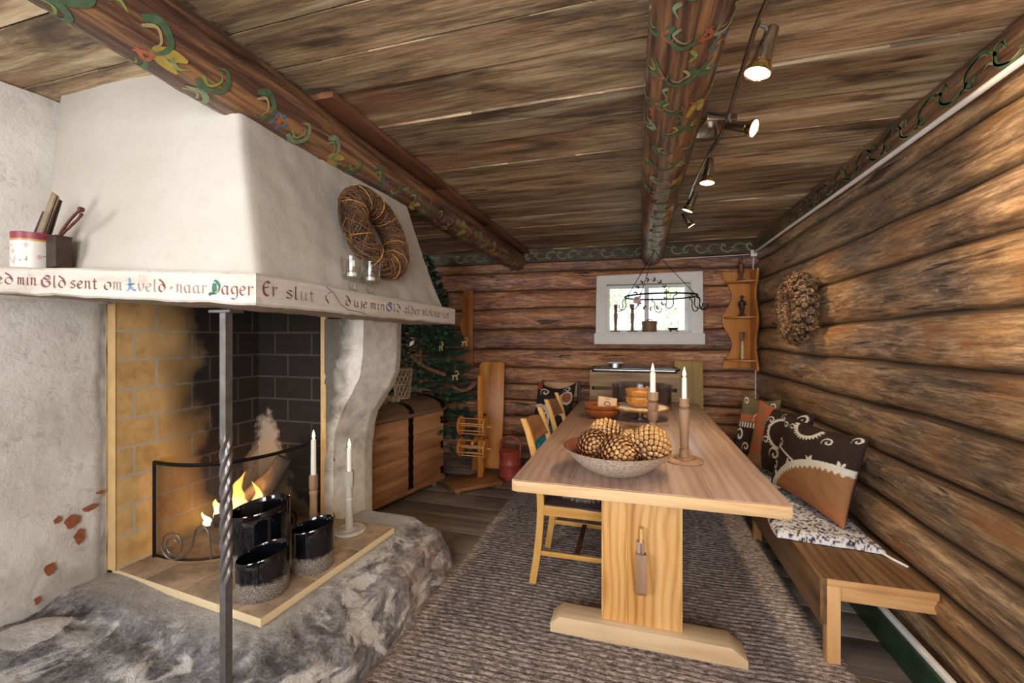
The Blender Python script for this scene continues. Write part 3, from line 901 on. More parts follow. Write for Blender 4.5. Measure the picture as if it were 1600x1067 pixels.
    for i in range(lev + 1):
        z = lerp(0.205, 1.437, i / lev)
        h = 0.0125
        tw = 0.0
        za, zb = 0.545, 1.02
        ang = clamp((z - za) / (zb - za)) * PI * 2 * 2.0
        tw = sstep(za - .03, za + .03, z) * sstep(zb + .03, zb - .03, z)
        rad = h * 1.414
        ring = []
        for k in range(24):
            th = 2 * PI * k / 24
            sq = h / max(abs(math.cos(th)), abs(math.sin(th)))          # square bar
            lob = h * (1.22 + .30 * abs(math.cos(2 * th)) ** .8 - .16)   # swollen where it was twisted hot
            q = lerp(sq, h * (.98 + .56 * abs(math.sin(2 * th)) ** 1.2), tw)
            ring.append(mb.bm.verts.new((px + q * math.cos(th + ang), py + q * math.sin(th + ang), z)))
        rings.append(ring)
    for a, b in zip(rings[:-1], rings[1:]):
        for k in range(24): mb.face([a[k], a[(k + 1) % 24], b[(k + 1) % 24], b[k]])
    mb.face(rings[0][::-1]); mb.face(rings[-1])
    mb.box((px, py, 1.437), (0.09, 0.05, 0.008))
    mb.build('iron_post', M_iron2, root, angle=30)
    return root

def mk_brick():
    t = NT('firebrick')
    tc = t.add('ShaderNodeTexCoord'); sx = t.add('ShaderNodeSeparateXYZ'); t.link(tc.outputs['Object'], sx.inputs[0])
    x, y, z = sx.outputs
    # unfolded: distance along the wall, measured from the front edge
    run = t.math('ADD', t.math('SUBTRACT', y, 1.345), t.math('ADD', x, 2.25))
    cm = t.add('ShaderNodeCombineXYZ'); t.link(t.math('ADD', run, 0.10), cm.inputs[0]); t.link(t.math('ADD', z, 0.092), cm.inputs[1])
    br = t.add('ShaderNodeTexBrick'); t.link(cm.outputs[0], br.inputs['Vector'])
    br.inputs['Scale'].default_value = 1; br.inputs['Brick Width'].default_value = 0.27; br.inputs['Row Height'].default_value = 0.134
    br.inputs['Mortar Size'].default_value = 0.006; br.inputs['Mortar Smooth'].default_value = 0.1; br.offset = 0.36
    n = t.noise(t.coords(), 14, 5, 0.6); n2 = t.noise(t.coords(), 3.5, 4, 0.6)
    c = t.ramp(n, [(0.3, srgb('b8925a')), (0.7, srgb('dfbb80'))])
    c = t.mix(br.outputs['Fac'], c, srgb('b9b2a0'))
    # soot, blackest at the back and high up
    s = t.math('ADD', t.math('MULTIPLY', run, 1.0), t.math('MULTIPLY', t.math('SUBTRACT', n2, 0.5), 0.45))
    hz = t.math('MULTIPLY', t.math('SUBTRACT', z, 0.9), 0.10)
    s = t.math('ADD', s, hz)
    sf = t.ramp(s, [(0.20, 0.0), (0.42, 1.0)])
    # ash-white patch burnt clean above the fire
    dx = t.math('SUBTRACT', run, 0.83); dz = t.math('SUBTRACT', z, 0.42)
    rr = t.math('ADD', t.math('MULTIPLY', t.math('ABSOLUTE', dx), 3.6), t.math('MULTIPLY', dz, 1.9))
    rr = t.math('ADD', rr, t.math('ADD', t.math('MULTIPLY', t.math('SUBTRACT', n2, 0.5), 1.1), t.math('MULTIPLY', t.math('SUBTRACT', n, 0.5), 0.5)))
    wf = t.ramp(rr, [(0.78, 1.0), (0.98, 0.0)])
    # the front end of the back wall stays yellow
    ef = t.ramp(t.math('SUBTRACT', run, 1.0), [(0.185, 0.0), (0.23, 0.0)])
    soot = t.mix(br.outputs['Fac'], srgb('262220'), srgb('4a4641'))
    soot = t.mix(t.ramp(n, [(0.4, 0.0), (0.7, 0.5)]), soot, srgb('2c2b2e'))
    c = t.mix(sf, c, soot)
    c = t.mix(t.math('MULTIPLY', wf, sf), c, srgb('a59b8c'))
    t.bump(t.math('SUBTRACT', n, t.math('MULTIPLY', br.outputs['Fac'], -0.6)), 0.3, 0.006)
    return t.done(c, 0.85, None, 0.25)
M_brick = mk_brick()
M_brick_edge = plain('firebrick_edge', 'd6b47e', 0.85, 0, 0.12, 14, 0.2)

def mk_wallp():
    """old limewash on masonry: greyer, with stains and hairline damage low down"""
    t = NT('old_limewash'); v = t.coords()
    n1 = t.noise(v, 2.6, 6, 0.65); n2 = t.noise(v, 18, 6, 0.7); n3 = t.noise(v, 7, 5, 0.6, 0.8)
    c = t.ramp(n1, [(0.38, srgb('d6d3cc')), (0.6, srgb('eae8e2'))])
    c = t.mix(t.ramp(n2, [(0.34, 0.5), (0.44, 0.0)]), c, srgb('b2ada2'))
    sx = t.add('ShaderNodeSeparateXYZ'); tc = t.add('ShaderNodeTexCoord'); t.link(tc.outputs['Object'], sx.inputs[0])
    # grey mortar wash near the stone and a smoky strip beside the opening
    zz = t.math('ADD', sx.outputs[2], t.math('MULTIPLY', n3, 0.5))
    c = t.mix(t.ramp(zz, [(0.52, 0.75), (0.72, 0.0)]), c, srgb('9a978f'))
    yy = t.math('ADD', sx.outputs[1], t.math('MULTIPLY', n3, 0.06))
    c = t.mix(t.ramp(t.math('SUBTRACT', yy, 0.6), [(0.715, 0.0), (0.745, 0.7), (0.765, 0.2)]), c, srgb('77736a'))
    t.bump(t.math('ADD', t.math('MULTIPLY', n2, 0.7), t.math('MULTIPLY', n1, 1.4)), 0.6, 0.02)
    return t.done(c, 0.92, None, 0.15)
M_wallp = mk_wallp()
def mk_pillar():
    t = NT('sooty_plaster'); v = t.coords()
    n2 = t.noise(v, 16, 6, 0.7); n3 = t.noise(v, 5, 5, 0.6, 0.6)
    c = t.ramp(n2, [(0.3, srgb('c6c0b2')), (0.6, srgb('e4e0d6'))])
    sx = t.add('ShaderNodeSeparateXYZ'); tc = t.add('ShaderNodeTexCoord'); t.link(tc.outputs['Object'], sx.inputs[0])
    s = t.math('ADD', t.math('MULTIPLY', t.math('ADD', sx.outputs[0], 1.745), 5.0), t.math('MULTIPLY', t.math('SUBTRACT', n3, 0.5), 1.2))
    s = t.math('SUBTRACT', s, t.math('MULTIPLY', t.math('SUBTRACT', sx.outputs[2], 1.0), 0.9))
    c = t.mix(t.ramp(s, [(0.25, 0.85), (0.75, 0.0)]), c, srgb('3d3830'))
    t.bump(t.math('ADD', n2, n3), 0.5, 0.012)
    return t.done(c, 0.9, None, 0.2)
M_pillar = mk_pillar()
def mk_mantel():
    t = NT('limewashed_beam')
    n = t.noise(t.coords('Object', (3, 3, 30)), 1, 5, 0.6); n2 = t.noise(t.coords(), 9, 5, 0.65)
    c = t.ramp(n, [(0.3, srgb('b5ab9d')), (0.6, srgb('cdc6ba'))])
    c = t.mix(t.ramp(n2, [(0.33, 0.55), (0.43, 0.0)]), c, srgb('a08f7c'))
    t.bump(t.math('ADD', n, n2), 0.4, 0.006)
    return t.done(c, 0.8, None, 0.3)
M_mantel = mk_mantel()
M_mantel_under = wood('mantel_underside', '5a4e42', '857766', 'a39483', 'x', 1.2, 20, 0.7, 0.05)
def mk_hearth():
    t = NT('fire_tiles'); v = t.coords()
    n = t.noise(v, 7, 5, 0.65); n2 = t.noise(v, 45, 3, 0.6)
    c = t.ramp(n, [(0.38, srgb('8a7562')), (0.62, srgb('b39c82'))])
    c = t.mix(t.ramp(n2, [(0.55, 0.0), (0.7, 0.4)]), c, srgb('5c4f44'))
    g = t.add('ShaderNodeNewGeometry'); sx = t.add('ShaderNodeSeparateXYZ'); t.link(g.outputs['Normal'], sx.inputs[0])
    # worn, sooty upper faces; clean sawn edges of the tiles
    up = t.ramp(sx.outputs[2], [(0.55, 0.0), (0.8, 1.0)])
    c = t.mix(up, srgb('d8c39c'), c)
    t.bump(n, 0.2, 0.006)
    return t.done(c, 0.8, None, 0.3)
M_hearth = mk_hearth()
def mk_stone():
    t = NT('rough_stone'); v = t.coords()
    n1 = t.noise(v, 4.5, 7, 0.7, 0.3); n2 = t.noise(v, 24, 7, 0.75, 0.3); n3 = t.noise(v, 70, 3, 0.6)
    n4 = t.noise(t.coords('Object', (1, 1, 2.2), (0.4, 0.3, 0)), 5, 5, 0.6, 1.0)
    f = t.math('ADD', t.math('MULTIPLY', n1, 0.45), t.math('MULTIPLY', n2, 0.55))
    c = t.ramp(f, [(0.40, srgb('484648')), (0.5, srgb('7d7b7d')), (0.60, srgb('adabac'))])
    c = t.mix(t.ramp(n4, [(0.51, 0.0), (0.60, 0.8)]), c, srgb('dcdad6'))
    sx = t.add('ShaderNodeSeparateXYZ'); tc = t.add('ShaderNodeTexCoord'); t.link(tc.outputs['Object'], sx.inputs[0])
    x, y, z = sx.outputs
    # pinkish granite end
    pk = t.math('MULTIPLY', t.ramp(t.math('SUBTRACT', y, 1.0), [(0.75, 0.0), (0.95, 1.0)]), t.ramp(n2, [(0.4, 0.1), (0.6, 0.7)]))
    c = t.mix(t.math('MULTIPLY', pk, t.ramp(t.math('ADD', x, 1.7), [(0.45, 0.0), (0.6, 1.0)])), c, srgb('a3837a'))
    # smooth mortar bed around the slab
    mx = t.ramp(t.math('SUBTRACT', 0.0, x), [(0.0, 0.0), (1.0, 1.0)])
    a = t.ramp(t.math('MULTIPLY', t.math('ADD', x, 1.245), -12.0), [(0.0, 0.0), (1.0, 1.0)])
    b = t.ramp(t.math('MULTIPLY', t.math('SUBTRACT', y, 1.155), 12.0), [(0.0, 0.0), (1.0, 1.0)])
    m = t.math('MULTIPLY', a, b)
    c = t.mix(t.math('MULTIPLY', m, 0.9), c, t.ramp(n2, [(0.3, srgb('a9a7a3')), (0.7, srgb('cbc9c4'))]))
    # whitewash splashed on the left boulder
    dx = t.math('ADD', x, 2.13); dy = t.math('SUBTRACT', y, 1.0)
    r = t.math('ADD', t.math('ADD', t.math('MULTIPLY', t.math('MULTIPLY', dx, dx), 50.0), t.math('MULTIPLY', t.math('MULTIPLY', dy, dy), 45.0)), t.math('MULTIPLY', n1, 1.2))
    c = t.mix(t.ramp(r, [(0.95, 0.9), (1.0, 0.0)]), c, srgb('dcd9d3'))
    t.bump(t.math('ADD', t.math('ADD', n2, t.math('MULTIPLY', n3, 0.25)), n1), 0.9, 0.02)
    return t.done(c, 0.85, None, 0.3)
M_stone = mk_stone()
FP = fireplace()

# ------------------------------------------------------------ fire, logs, screen
def fire():
    ash = MB()
    def af(u, v):
        a = u * 2 * PI; r = v
        x = -2.03 + 0.19 * r * math.cos(a); y = 1.86 + 0.2 * r * math.sin(a)
        return Vector((x, y, 0.302 + 0.045 * (1 - r * r) + 0.012 * fbm(x * 20, y * 20, 1) * (1 - r ** 4)))
    ash.grid(40, 16, af, wrapu=True)
    tag(ash.build('ash_bed', plain('ash_grey', '77706a', 0.95, 0, 0.45, 45, 0.6)), 'grey ash and embers heaped under the burning logs', 'ash', kind='stuff')
    M_char = plain('charred_log', '4a3f37', 0.9, 0, 0.6, 22, 0.8)
    M_bark = plain('grey_log', '8c7b6b', 0.85, 0, 0.4, 18, 0.7)
    specs = [((-2.17, 1.75, .37), (-1.90, 1.99, .39), .042, M_char, 'charred log lying low at the back of the fire'),
             ((-2.14, 1.98, .36), (-1.86, 1.82, .37), .038, M_char, 'charred log lying across the front of the fire'),
             ((-2.045, 1.90, .40), (-1.945, 1.99, .66), .045, M_bark, 'split grey log leaning upright right of the flames'),
             ((-2.16, 1.93, .43), (-2.0, 2.03, .60), .04, M_bark, 'pale ash-covered log resting at a slant behind the flames')]
    for a, b, r, m, lab in specs:
        mb = MB(); a, b = Vector(a), Vector(b); n = 14; pts = []; rs = []
        for i in range(n + 1):
            t = i / n; pts.append(a.lerp(b, t) + Vector((.004 * nz(t * 5, a.x * 9, 1), .004 * nz(t * 5, a.y * 9, 2), 0))); rs.append(r * (1 + .12 * nz(t * 4, r * 90, 3)) * (0.93 if i in (0, n) else 1))
        mb.tube(pts, rs, 9)
        tag(mb.build('firewood_log', m, angle=50), lab, 'log', 'logs burning in the fireplace')
    # flames
    t = NT('flame')
    tc = t.add('ShaderNodeTexCoord'); sx = t.add('ShaderNodeSeparateXYZ'); t.link(tc.outputs['Object'], sx.inputs[0])
    k = t.math('MULTIPLY', sx.outputs[2], 3.6)
    nn = t.noise(t.coords('Object', (14, 14, 6)), 1, 3)
    k = t.math('ADD', k, t.math('MULTIPLY', t.math('SUBTRACT', nn, 0.5), 0.9))
    col = t.ramp(k, [(0.1, (1, .75, .35, 1)), (0.45, (1, .42, .08, 1)), (0.95, (.9, .15, .02, 1))])
    e = t.add('ShaderNodeEmission'); t.link(col, e.inputs[0]); e.inputs[1].default_value = 3.2
    tr_ = t.add('ShaderNodeBsdfTransparent'); mx = t.add('ShaderNodeMixShader')
    lw = t.add('ShaderNodeLayerWeight'); lw.inputs[0].default_value = .5
    t.link(t.ramp(lw.outputs['Facing'], [(0.25, 0.1), (0.85, 0.95)]), mx.inputs[0]); t.link(e.outputs[0], mx.inputs[1]); t.link(tr_.outputs[0], mx.inputs[2]); t.link(mx.outputs[0], t.out.inputs[0])
    root = thing('fire', 'orange flames burning among the logs in the fireplace', 'fire', (-2.065, 1.825, 0.36))
    for i, (x, y, h, w, s) in enumerate(((0, 0, .27, .04, 1), (-.05, -.03, .18, .032, 2), (.04, .035, .20, .032, 3), (-.10, -.06, .13, .03, 4), (.0, -.06, .15, .035, 5), (.075, .05, .12, .025, 6), (-.13, -.1, .07, .02, 7))):
        mb = MB(); n = 22; pts = []; rs = []
        for j in range(n + 1):
            q = j / n
            pts.append((x + .035 * math.sin(q * 5 + s * 1.7) * q + .02 * nz(q * 4, s * 3.1), y + .02 * math.cos(q * 4 + s) * q, q * h - .01))
            rs.append(max(.0006, w * math.sin(PI * min(1, (0.22 + q * .78))) ** .9 * (1 - q * .35) * (1 + .3 * nz(q * 6, s * 5, 1))))
        mb.tube(pts, rs, 10); mb.build('flame', t.m, root)
    l = bpy.data.lights.new('fire_light', 'POINT'); l.energy = 1.6; l.color = (1, .5, .18); l.shadow_soft_size = .06
    lo = bpy.data.objects.new('fire_light', l); C.objects.link(lo); lo.location = (-2.06, 1.82, .52)
fire()

def fire_screen():
    root = thing('fire_screen', 'curved black mesh fire screen with scrolled iron feet in front of the fire', 'fire screen', (0, 0, 0))
    A = Vector((-2.215, 1.48, 0)); B_ = Vector((-1.765, 2.03, 0)); K = Vector((-1.73, 1.42, 0))
    def bz(t, z): 
        p = A * (1 - t) ** 2 + K * 2 * t * (1 - t) + B_ * t * t
        return Vector((p.x, p.y, z))
    z0, z1 = 0.312, 0.755
    mb = MB()
    mb.tube([bz(i / 30, z0) for i in range(31)], .006, 6); mb.tube([bz(i / 30, z1) for i in range(31)], .009, 6)
    mb.tube([bz(0, .302), bz(0, z1)], .008, 6); mb.tube([bz(1, .302), bz(1, z1)], .008, 6)
    mb.build('frame', M_iron, root)
    t = NT('wire_mesh')
    tr_ = t.add('ShaderNodeBsdfTransparent'); df = t.add('ShaderNodeBsdfDiffuse'); df.inputs[0].default_value = srgb('3a3634')
    mx = t.add('ShaderNodeMixShader'); mx.inputs[0].default_value = .5
    t.link(tr_.outputs[0], mx.inputs[1]); t.link(df.outputs[0], mx.inputs[2]); t.link(mx.outputs[0], t.out.inputs[0])
    mb = MB(); mb.grid(30, 2, lambda u, v: bz(u, lerp(z0, z1, v))); mb.raw('wire_mesh', t.m, root)
    # scroll work: spiral + stem, on the room side of the mesh
    for (tc_, sgn) in ((0.16, 1), (0.80, -1)):
        mb = MB(); pts = []
        c = bz(tc_, 0.385); d = (bz(tc_ + .01, 0) - bz(tc_ - .01, 0)).normalized(); nrm = Vector((d.y, -d.x, 0))
        def P(u, z): return c + d * u * sgn + Vector((0, 0, z)) + nrm * .014
        R0 = .068
        for i in range(44):
            a = -PI / 2 + i / 43 * PI * 3.3; r = R0 * (1 - .62 * i / 43)
            pts.append(P(-r * math.cos(a) * 1.0, r * math.sin(a)))
        stem = [P(0, -R0)] + spline([P(.05, -.055), P(.10, .0), P(.125, .08), P(.16, .10), P(.19, .075), P(.20, .02), P(.205, -.05)], 6)
        mb.tube(pts[::-1] + stem, .0042, 6)
        mb.build('scroll_foot', M_iron2 if sgn > 0 else M_iron, root)
    # handle
fire_screen()

# ------------------------------------------------------------ black glass vases
def mk_vase_mat():
    t = NT('black_glaze')
    sx = t.add('ShaderNodeSeparateXYZ'); tc = t.add('ShaderNodeTexCoord'); t.link(tc.outputs['Object'], sx.inputs[0])
    n = t.noise(t.coords(), 260, 2, 0.6); n2 = t.noise(t.coords(), 60, 3, .6)
    k = t.math('ADD', sx.outputs[2], t.math('MULTIPLY', t.math('SUBTRACT', n2, 0.5), 0.03))
    at = t.add('ShaderNodeAttribute', attribute_name='band'); at.attribute_type = 'OBJECT'
    at2 = t.add('ShaderNodeAttribute', attribute_name='band')
    f = t.ramp(t.math('MULTIPLY', k, 10.0), [(0.62, 1.0), (0.80, 0.0)])
    c = t.mix(f, srgb('0c0d12'), t.ramp(n, [(0.42, srgb('3f3a36')), (0.62, srgb('a59b8d'))]))
    t.bump(t.math('MULTIPLY', n, f), 0.6, 0.004)
    return t.done(c, t.math('ADD', t.math('MULTIPLY', f, 0.45), 0.05), None, 0.8)
M_vase = mk_vase_mat()
def vase(loc, r, h0, h1, label, yaw):
    """h0 the lower lip (towards the left front), h1 the higher lip"""
    mb = MB(); n = 56; sc = 1.0
    def hh(a): return lerp(h0, h1, 0.5 + 0.5 * math.cos(a - yaw))
    def ring(rad, zf): return [mb.bm.verts.new((rad * math.cos(2 * PI * k / n), rad * math.sin(2 * PI * k / n), zf(2 * PI * k / n))) for k in range(n)]
    t = .005
    rings = [ring(r * .5, lambda a: 0.0), ring(r * .95, lambda a: 0.0), ring(r, lambda a: .006)]
    for q in (.2, .4, .6, .8, .97): rings.append(ring(r, lambda a, q=q: lerp(.006, hh(a), q)))
    rings += [ring(r - t * .5, lambda a: hh(a)), ring(r - t, lambda a: hh(a) - .004)]
    rings += [ring(r - t, lambda a, q=q: lerp(.012, hh(a), q)) for q in (.7, .35, 0.0)]
    for A, B_ in zip(rings[:-1], rings[1:]):
        for k in range(n): mb.face([A[k], A[(k + 1) % n], B_[(k + 1) % n], B_[k]])
    mb.face(rings[0][::-1]); mb.face(rings[-1])
    o = mb.build('glass_vase', M_vase); o.location = loc
    return tag(o, label, 'vase', 'black slant-rimmed vases on the hearth')
vase((-1.715, 1.61, .300), .130, .235, .275, 'largest black glazed vase with slanted rim standing nearest the fire screen', R(30))
vase((-1.487, 1.41, .300), .098, .145, .185, 'lowest black glazed vase with slanted rim at the front of the hearth', R(30))
vase((-1.425, 1.625, .300), .088, .180, .212, 'black glazed vase with a short white candle stub inside, right of the other two', R(30))
mb = MB(); mb.lathe([(0, .10), (.032, .10), (.036, .13), (.035, .165), (.030, .172), (.012, .168), (0, .166)], 24); 
o = mb.build('candle_stub', M_wax); o.location = (-1.425, 1.625, .212 ); tag(o, 'short white melted candle stub inside the right-hand black vase', 'candle')
o.location = (-1.42, 1.635, .2135); 

# ------------------------------------------------------------ candles and holders
M_flame = emit('candle_flame', (1.0, .62, .22, 1), 14)
def candle(loc, h, r, label, name='candle', taper=.93):
    root = thing(name, label, 'candle', loc)
    mb = MB(); mb.lathe([(0, 0), (r, 0), (r * taper, h * .97), (r * taper * .85, h), (r * .3, h - .003), (0, h - .004)], 20); mb.build('wax', M_wax, root)
    mb = MB(); mb.tube([(0, 0, h - .004), (.001, 0, h + .008)], .0012, 6); mb.build('wick', M_iron, root)
    mb = MB(); mb.lathe([(0, h + .003), (.0045, h + .007), (.0072, h + .015), (.0058, h + .027), (.0026, h + .040), (0, h + .051)], 12); mb.build('flame', M_flame, root)
    return root
def holder(loc, prof, base, label, mat, group, square=None):
    root = thing('candlestick', label, 'candlestick', loc, group=group)
    mb = MB(); mb.lathe(prof, 28)
    if square: mb.box((0, 0, (square[0] + square[1]) / 2), (square[2], square[2], square[1] - square[0]), Matrix.Rotation(.5, 4, 'Z'), 0, .002)
    mb.build('turned_stem', mat, root)
    if base: mb = MB(); mb.lathe(base, 36); mb.build('base', mat, root)
    return root
GH = 'weathered candlesticks on the hearth'
baseH = [(0, 0), (.082, 0), (.085, .006), (.080, .014), (.062, .016), (.058, .011), (.040, .012), (.036, .018), (0, .018)]
holder((-1.495, 1.975, .300), [(0, .018), (.021, .018), (.020, .06), (.016, .16), (.021, .175), (.016, .185), (.020, .20), (.016, .215), (.018, .235), (.020, .25), (0, .25)], baseH, 'weathered white candlestick with square top block on a round foot at the hearth edge', M_weather, GH, (.245, .327, .042))
candle((-1.495, 1.975, .627), .125, .0125, 'white lit candle in the square-topped candlestick on the hearth edge')
holder((-1.63, 1.862, .300), [(0, .018), (.022, .018), (.019, .10), (.018, .22), (.022, .24), (.017, .25), (.022, .262), (.021, .33), (0, .33)], baseH, 'slender pale wooden candlestick standing behind the black vases on the hearth', M_turn, GH)
candle((-1.63, 1.862, .630), .185, .0135, 'tall white lit candle behind the black vases on the hearth')
GT = 'turned candlesticks on the dining table'
baseT = [(0, 0), (.083, 0), (.086, .007), (.078, .014), (.060, .018), (.055, .013), (.045, .014), (.040, .022), (0, .022)]
profT = [(0, .02), (.024, .02), (.021, .045), (.022, .055), (.015, .062), (.019, .07), (.019, .10), (.021, .17), (.024, .23), (.025, .245), (.017, .255), (.024, .262), (.020, .275), (.022, .295), (0, .295)]
holder((.22, 2.15, .770), profT, baseT, 'tall turned brown candlestick on a round foot right of the cone bowl', M_turn, GT)
candle((.22, 2.15, 1.065), .098, .0115, 'white lit candle in the tall turned candlestick right of the cone bowl')
holder((.090, 2.46, .770), [(0, .02), (.024, .02), (.024, .10), (.018, .12), (.028, .14), (.029, .17), (.024, .18), (.030, .19), (.029, .225), (.02, .232), (.030, .24), (.030, .283), (0, .283)], baseT, 'turned brown candlestick half hidden behind the bowl of cones', M_turn, GT)
candle((.090, 2.46, 1.053), .108, .0155, 'white lit candle behind the bowl of cones')

# ============================================================ CEILING BEAMS
def beam(px, pz, r, y0, y1, seed, label):
    rnd = random.Random(seed)
    mb = MB(); n = 36; lev = 90
    def swell(y): return (lerp(.86, 1.10, sstep(.4, 1.15, y)) - .10 * sstep(1.25, 1.7, y)) if seed == 3 else 1
    def rad(y, a): return r * swell(y) * (1 + 0.035 * nz(y * .8, math.cos(a) * 1.2, math.sin(a) * 1.2 + seed) + 0.03 * nz(y * 2.4, a * 1.0, seed)) * (1 - 0.04 * sstep(.3, .0, abs(math.sin(a * 2))))
    def cx(y): return px + .012 * math.sin(y * 1.1 + seed)
    rings = []
    for i in range(lev + 1):
        y = lerp(y0, y1, i / lev)
        rings.append([mb.bm.verts.new((cx(y) + rad(y, 2 * PI * k / n) * math.cos(2 * PI * k / n), y, pz + rad(y, 2 * PI * k / n) * math.sin(2 * PI * k / n))) for k in range(n)])
    for a, b in zip(rings[:-1], rings[1:]):
        for k in range(n): mb.face([a[k], a[(k + 1) % n], b[(k + 1) % n], b[k]])
    mb.face(rings[0]); mb.face(rings[-1][::-1])
    bmesh.ops.recalc_face_normals(mb.bm, faces=mb.bm.faces)
    # u = distance along the beam, v = arc distance from the underside (+ towards +x)
    def f(u, v):
        a = -PI / 2 + v / r; q = rad(u, a) + .0022
        return Vector((cx(u) + q * math.cos(a), u, pz + q * math.sin(a)))
    side = 1
    u = y0 + .2; k = 0
    while u < y1 - .15:
        h = .15
        for v0 in ((-.02, .085, -.12) if u < 2.4 else (.0, .09)):
            s = 1 if (k + (v0 > 0)) % 2 else -1
            g = PI_[rnd.choice(['green', 'sage', 'green'] if u < 2.4 else ['sage', 'cream', 'dark', 'cream', 'green'])]
            comma(mb, f, [(u, v0 - s * .03), (u + .04, v0 - s * .045), (u + .075, v0 - s * .01), (u + .06, v0 + s * .03), (u + .03, v0 + s * .025)], .022, g, 1)
            comma(mb, f, [(u + .005, v0 - s * .012), (u + .035, v0 - s * .028), (u + .055, v0), (u + .045, v0 + s * .018)], .010, PI_[rnd.choice(['lime', 'yellow', 'sage', 'cream'])], 1)
            if rnd.random() < .5: comma(mb, f, [(u + .09, v0 + s * .02), (u + .115, v0 + s * .035), (u + .14, v0 + s * .02)], .014, PI_[rnd.choice(['orange', 'green', 'lime', 'sage'])], 1)
            if rnd.random() < .3: comma(mb, f, [(u + .02, v0 + s * .06), (u + .05, v0 + s * .04), (u + .06, v0 + s * .065), (u + .04, v0 + s * .075)], .012, PI_['orange'], 1)
        if k % 4 == 1:
            w = u + .11; v = .075
            for da in range(5):
                blob(mb, f, w + .024 * math.cos(da * 1.257), v + .022 * math.sin(da * 1.257), .008, .008, PI_['blue'])
            blob(mb, f, w, v, .010, .010, PI_['orange'])
        if k % 4 == 3:   # tulip
            w = u + .08; v = .06
            comma(mb, f, [(w - .035, v), (w, v + .012), (w + .045, v + .02)], .03, PI_['yellow'], 2)
            comma(mb, f, [(w - .035, v - .004), (w, v - .016), (w + .045, v - .026)], .026, PI_['yellow'], 2)
            comma(mb, f, [(w - .01, v), (w + .03, v - .002)], .008, PI_['blue'], 2)
        u += .165; k += 1
    o = mb.raw('ceiling_beam', [M_beam] + PAINTS, None, True, 60)
    tag(o, label, 'beam')
beam(-1.255, 2.187, .102, -.6, 4.46, 3, 'round log beam painted with commas and flowers crossing above the white fireplace hood')
beam(.145, 2.19, .105, -.6, 4.52, 9, 'round painted log beam above the dining table beside the spotlight rail')

# ============================================================ TABLE
def table():
    root = thing('dining_table', 'long pale pine trestle dining table with thick plank top', 'table', (0, 0, 0))
    mb = MB(); x0, x1, y0, y1 = -.489, .522, 1.68, 4.03
    w = [0, .24, .49, .76, 1.011]
    for i in range(4):
        a, b = x0 + w[i], x0 + w[i + 1]
        mb.box(((a + b) / 2, (y0 + y1) / 2, .746), (b - a - .0006, y1 - y0, .048), bevel=.001)
    # rounded lip all round
    mb.build('table_top', M_pine_y, root)
    mb = MB()
    mb.prism([(x0 + .02, y0 - .012), (x1 - .02, y0 - .012), (x1, y0 + .001), (x0, y0 + .001)], .046, None, 0, .723, bevel=.006)
    mb.build('end_edge', M_end, root)
    for (py, s) in ((1.955, 1), (3.76, -1)):
        mb = MB(); xa = [-.148, -.035, .075, .193]
        for a, b in zip(xa[:-1], xa[1:]): mb.box(((a + b) / 2, py + .022, .405), (b - a - .0004, .046, .636), bevel=.0008)
        mb.build('end_panel', M_pine, root)
        mb = MB()
        poly = [(-.375, .012), (.437, .012), (.437, .045), (.375, .088), (-.33, .088), (-.375, .05)]
        Mx = Matrix.Translation((0, py + .065, 0)) @ Matrix(((1, 0, 0, 0), (0, 0, -1, 0), (0, 1, 0, 0), (0, 0, 0, 1)))
        mb.prism(poly, .115, Mx, 0, -.005, bevel=.004)
        ft = mb.build('foot', M_pine_x, root)
        mb = MB(); mb.box((.02, py + .022, .705), (.82, .07, .036), bevel=.003); mb.build('batten', M_pine_x, root)
    mb = MB(); mb.box((.02, 2.85, .40), (.03, 1.86, .13), bevel=.003); mb.build('stretcher', M_pine_y, root)
    # stretcher tenon and wedge through the near panel
    mb = MB(); 
    Mx = Matrix.Translation((.020, 1.955, .37)) @ Matrix.Rotation(R(90), 4, 'Y') @ Matrix.Rotation(R(0), 4, 'Z')
    prof = [(1.955, .25), (1.955, .41), (1.905, .42), (1.897, .37), (1.893, .30), (1.903, .255), (1.925, .235), (1.945, .24)]
    a = [mb.bm.verts.new((.002, p[0], p[1])) for p in prof]; b = [mb.bm.verts.new((.044, p[0], p[1])) for p in prof]
    mb.face(a); mb.face(b[::-1])
    for i in range(len(prof)): mb.face([a[i], b[i], b[(i + 1) % len(prof)], a[(i + 1) % len(prof)]])
    mb.build('tenon', M_turn, root, angle=30)
    mb = MB(); mb.box((.023, 1.935, .455), (.014, .030, .14), bevel=.003); mb.build('wedge', M_pine, root)
table()

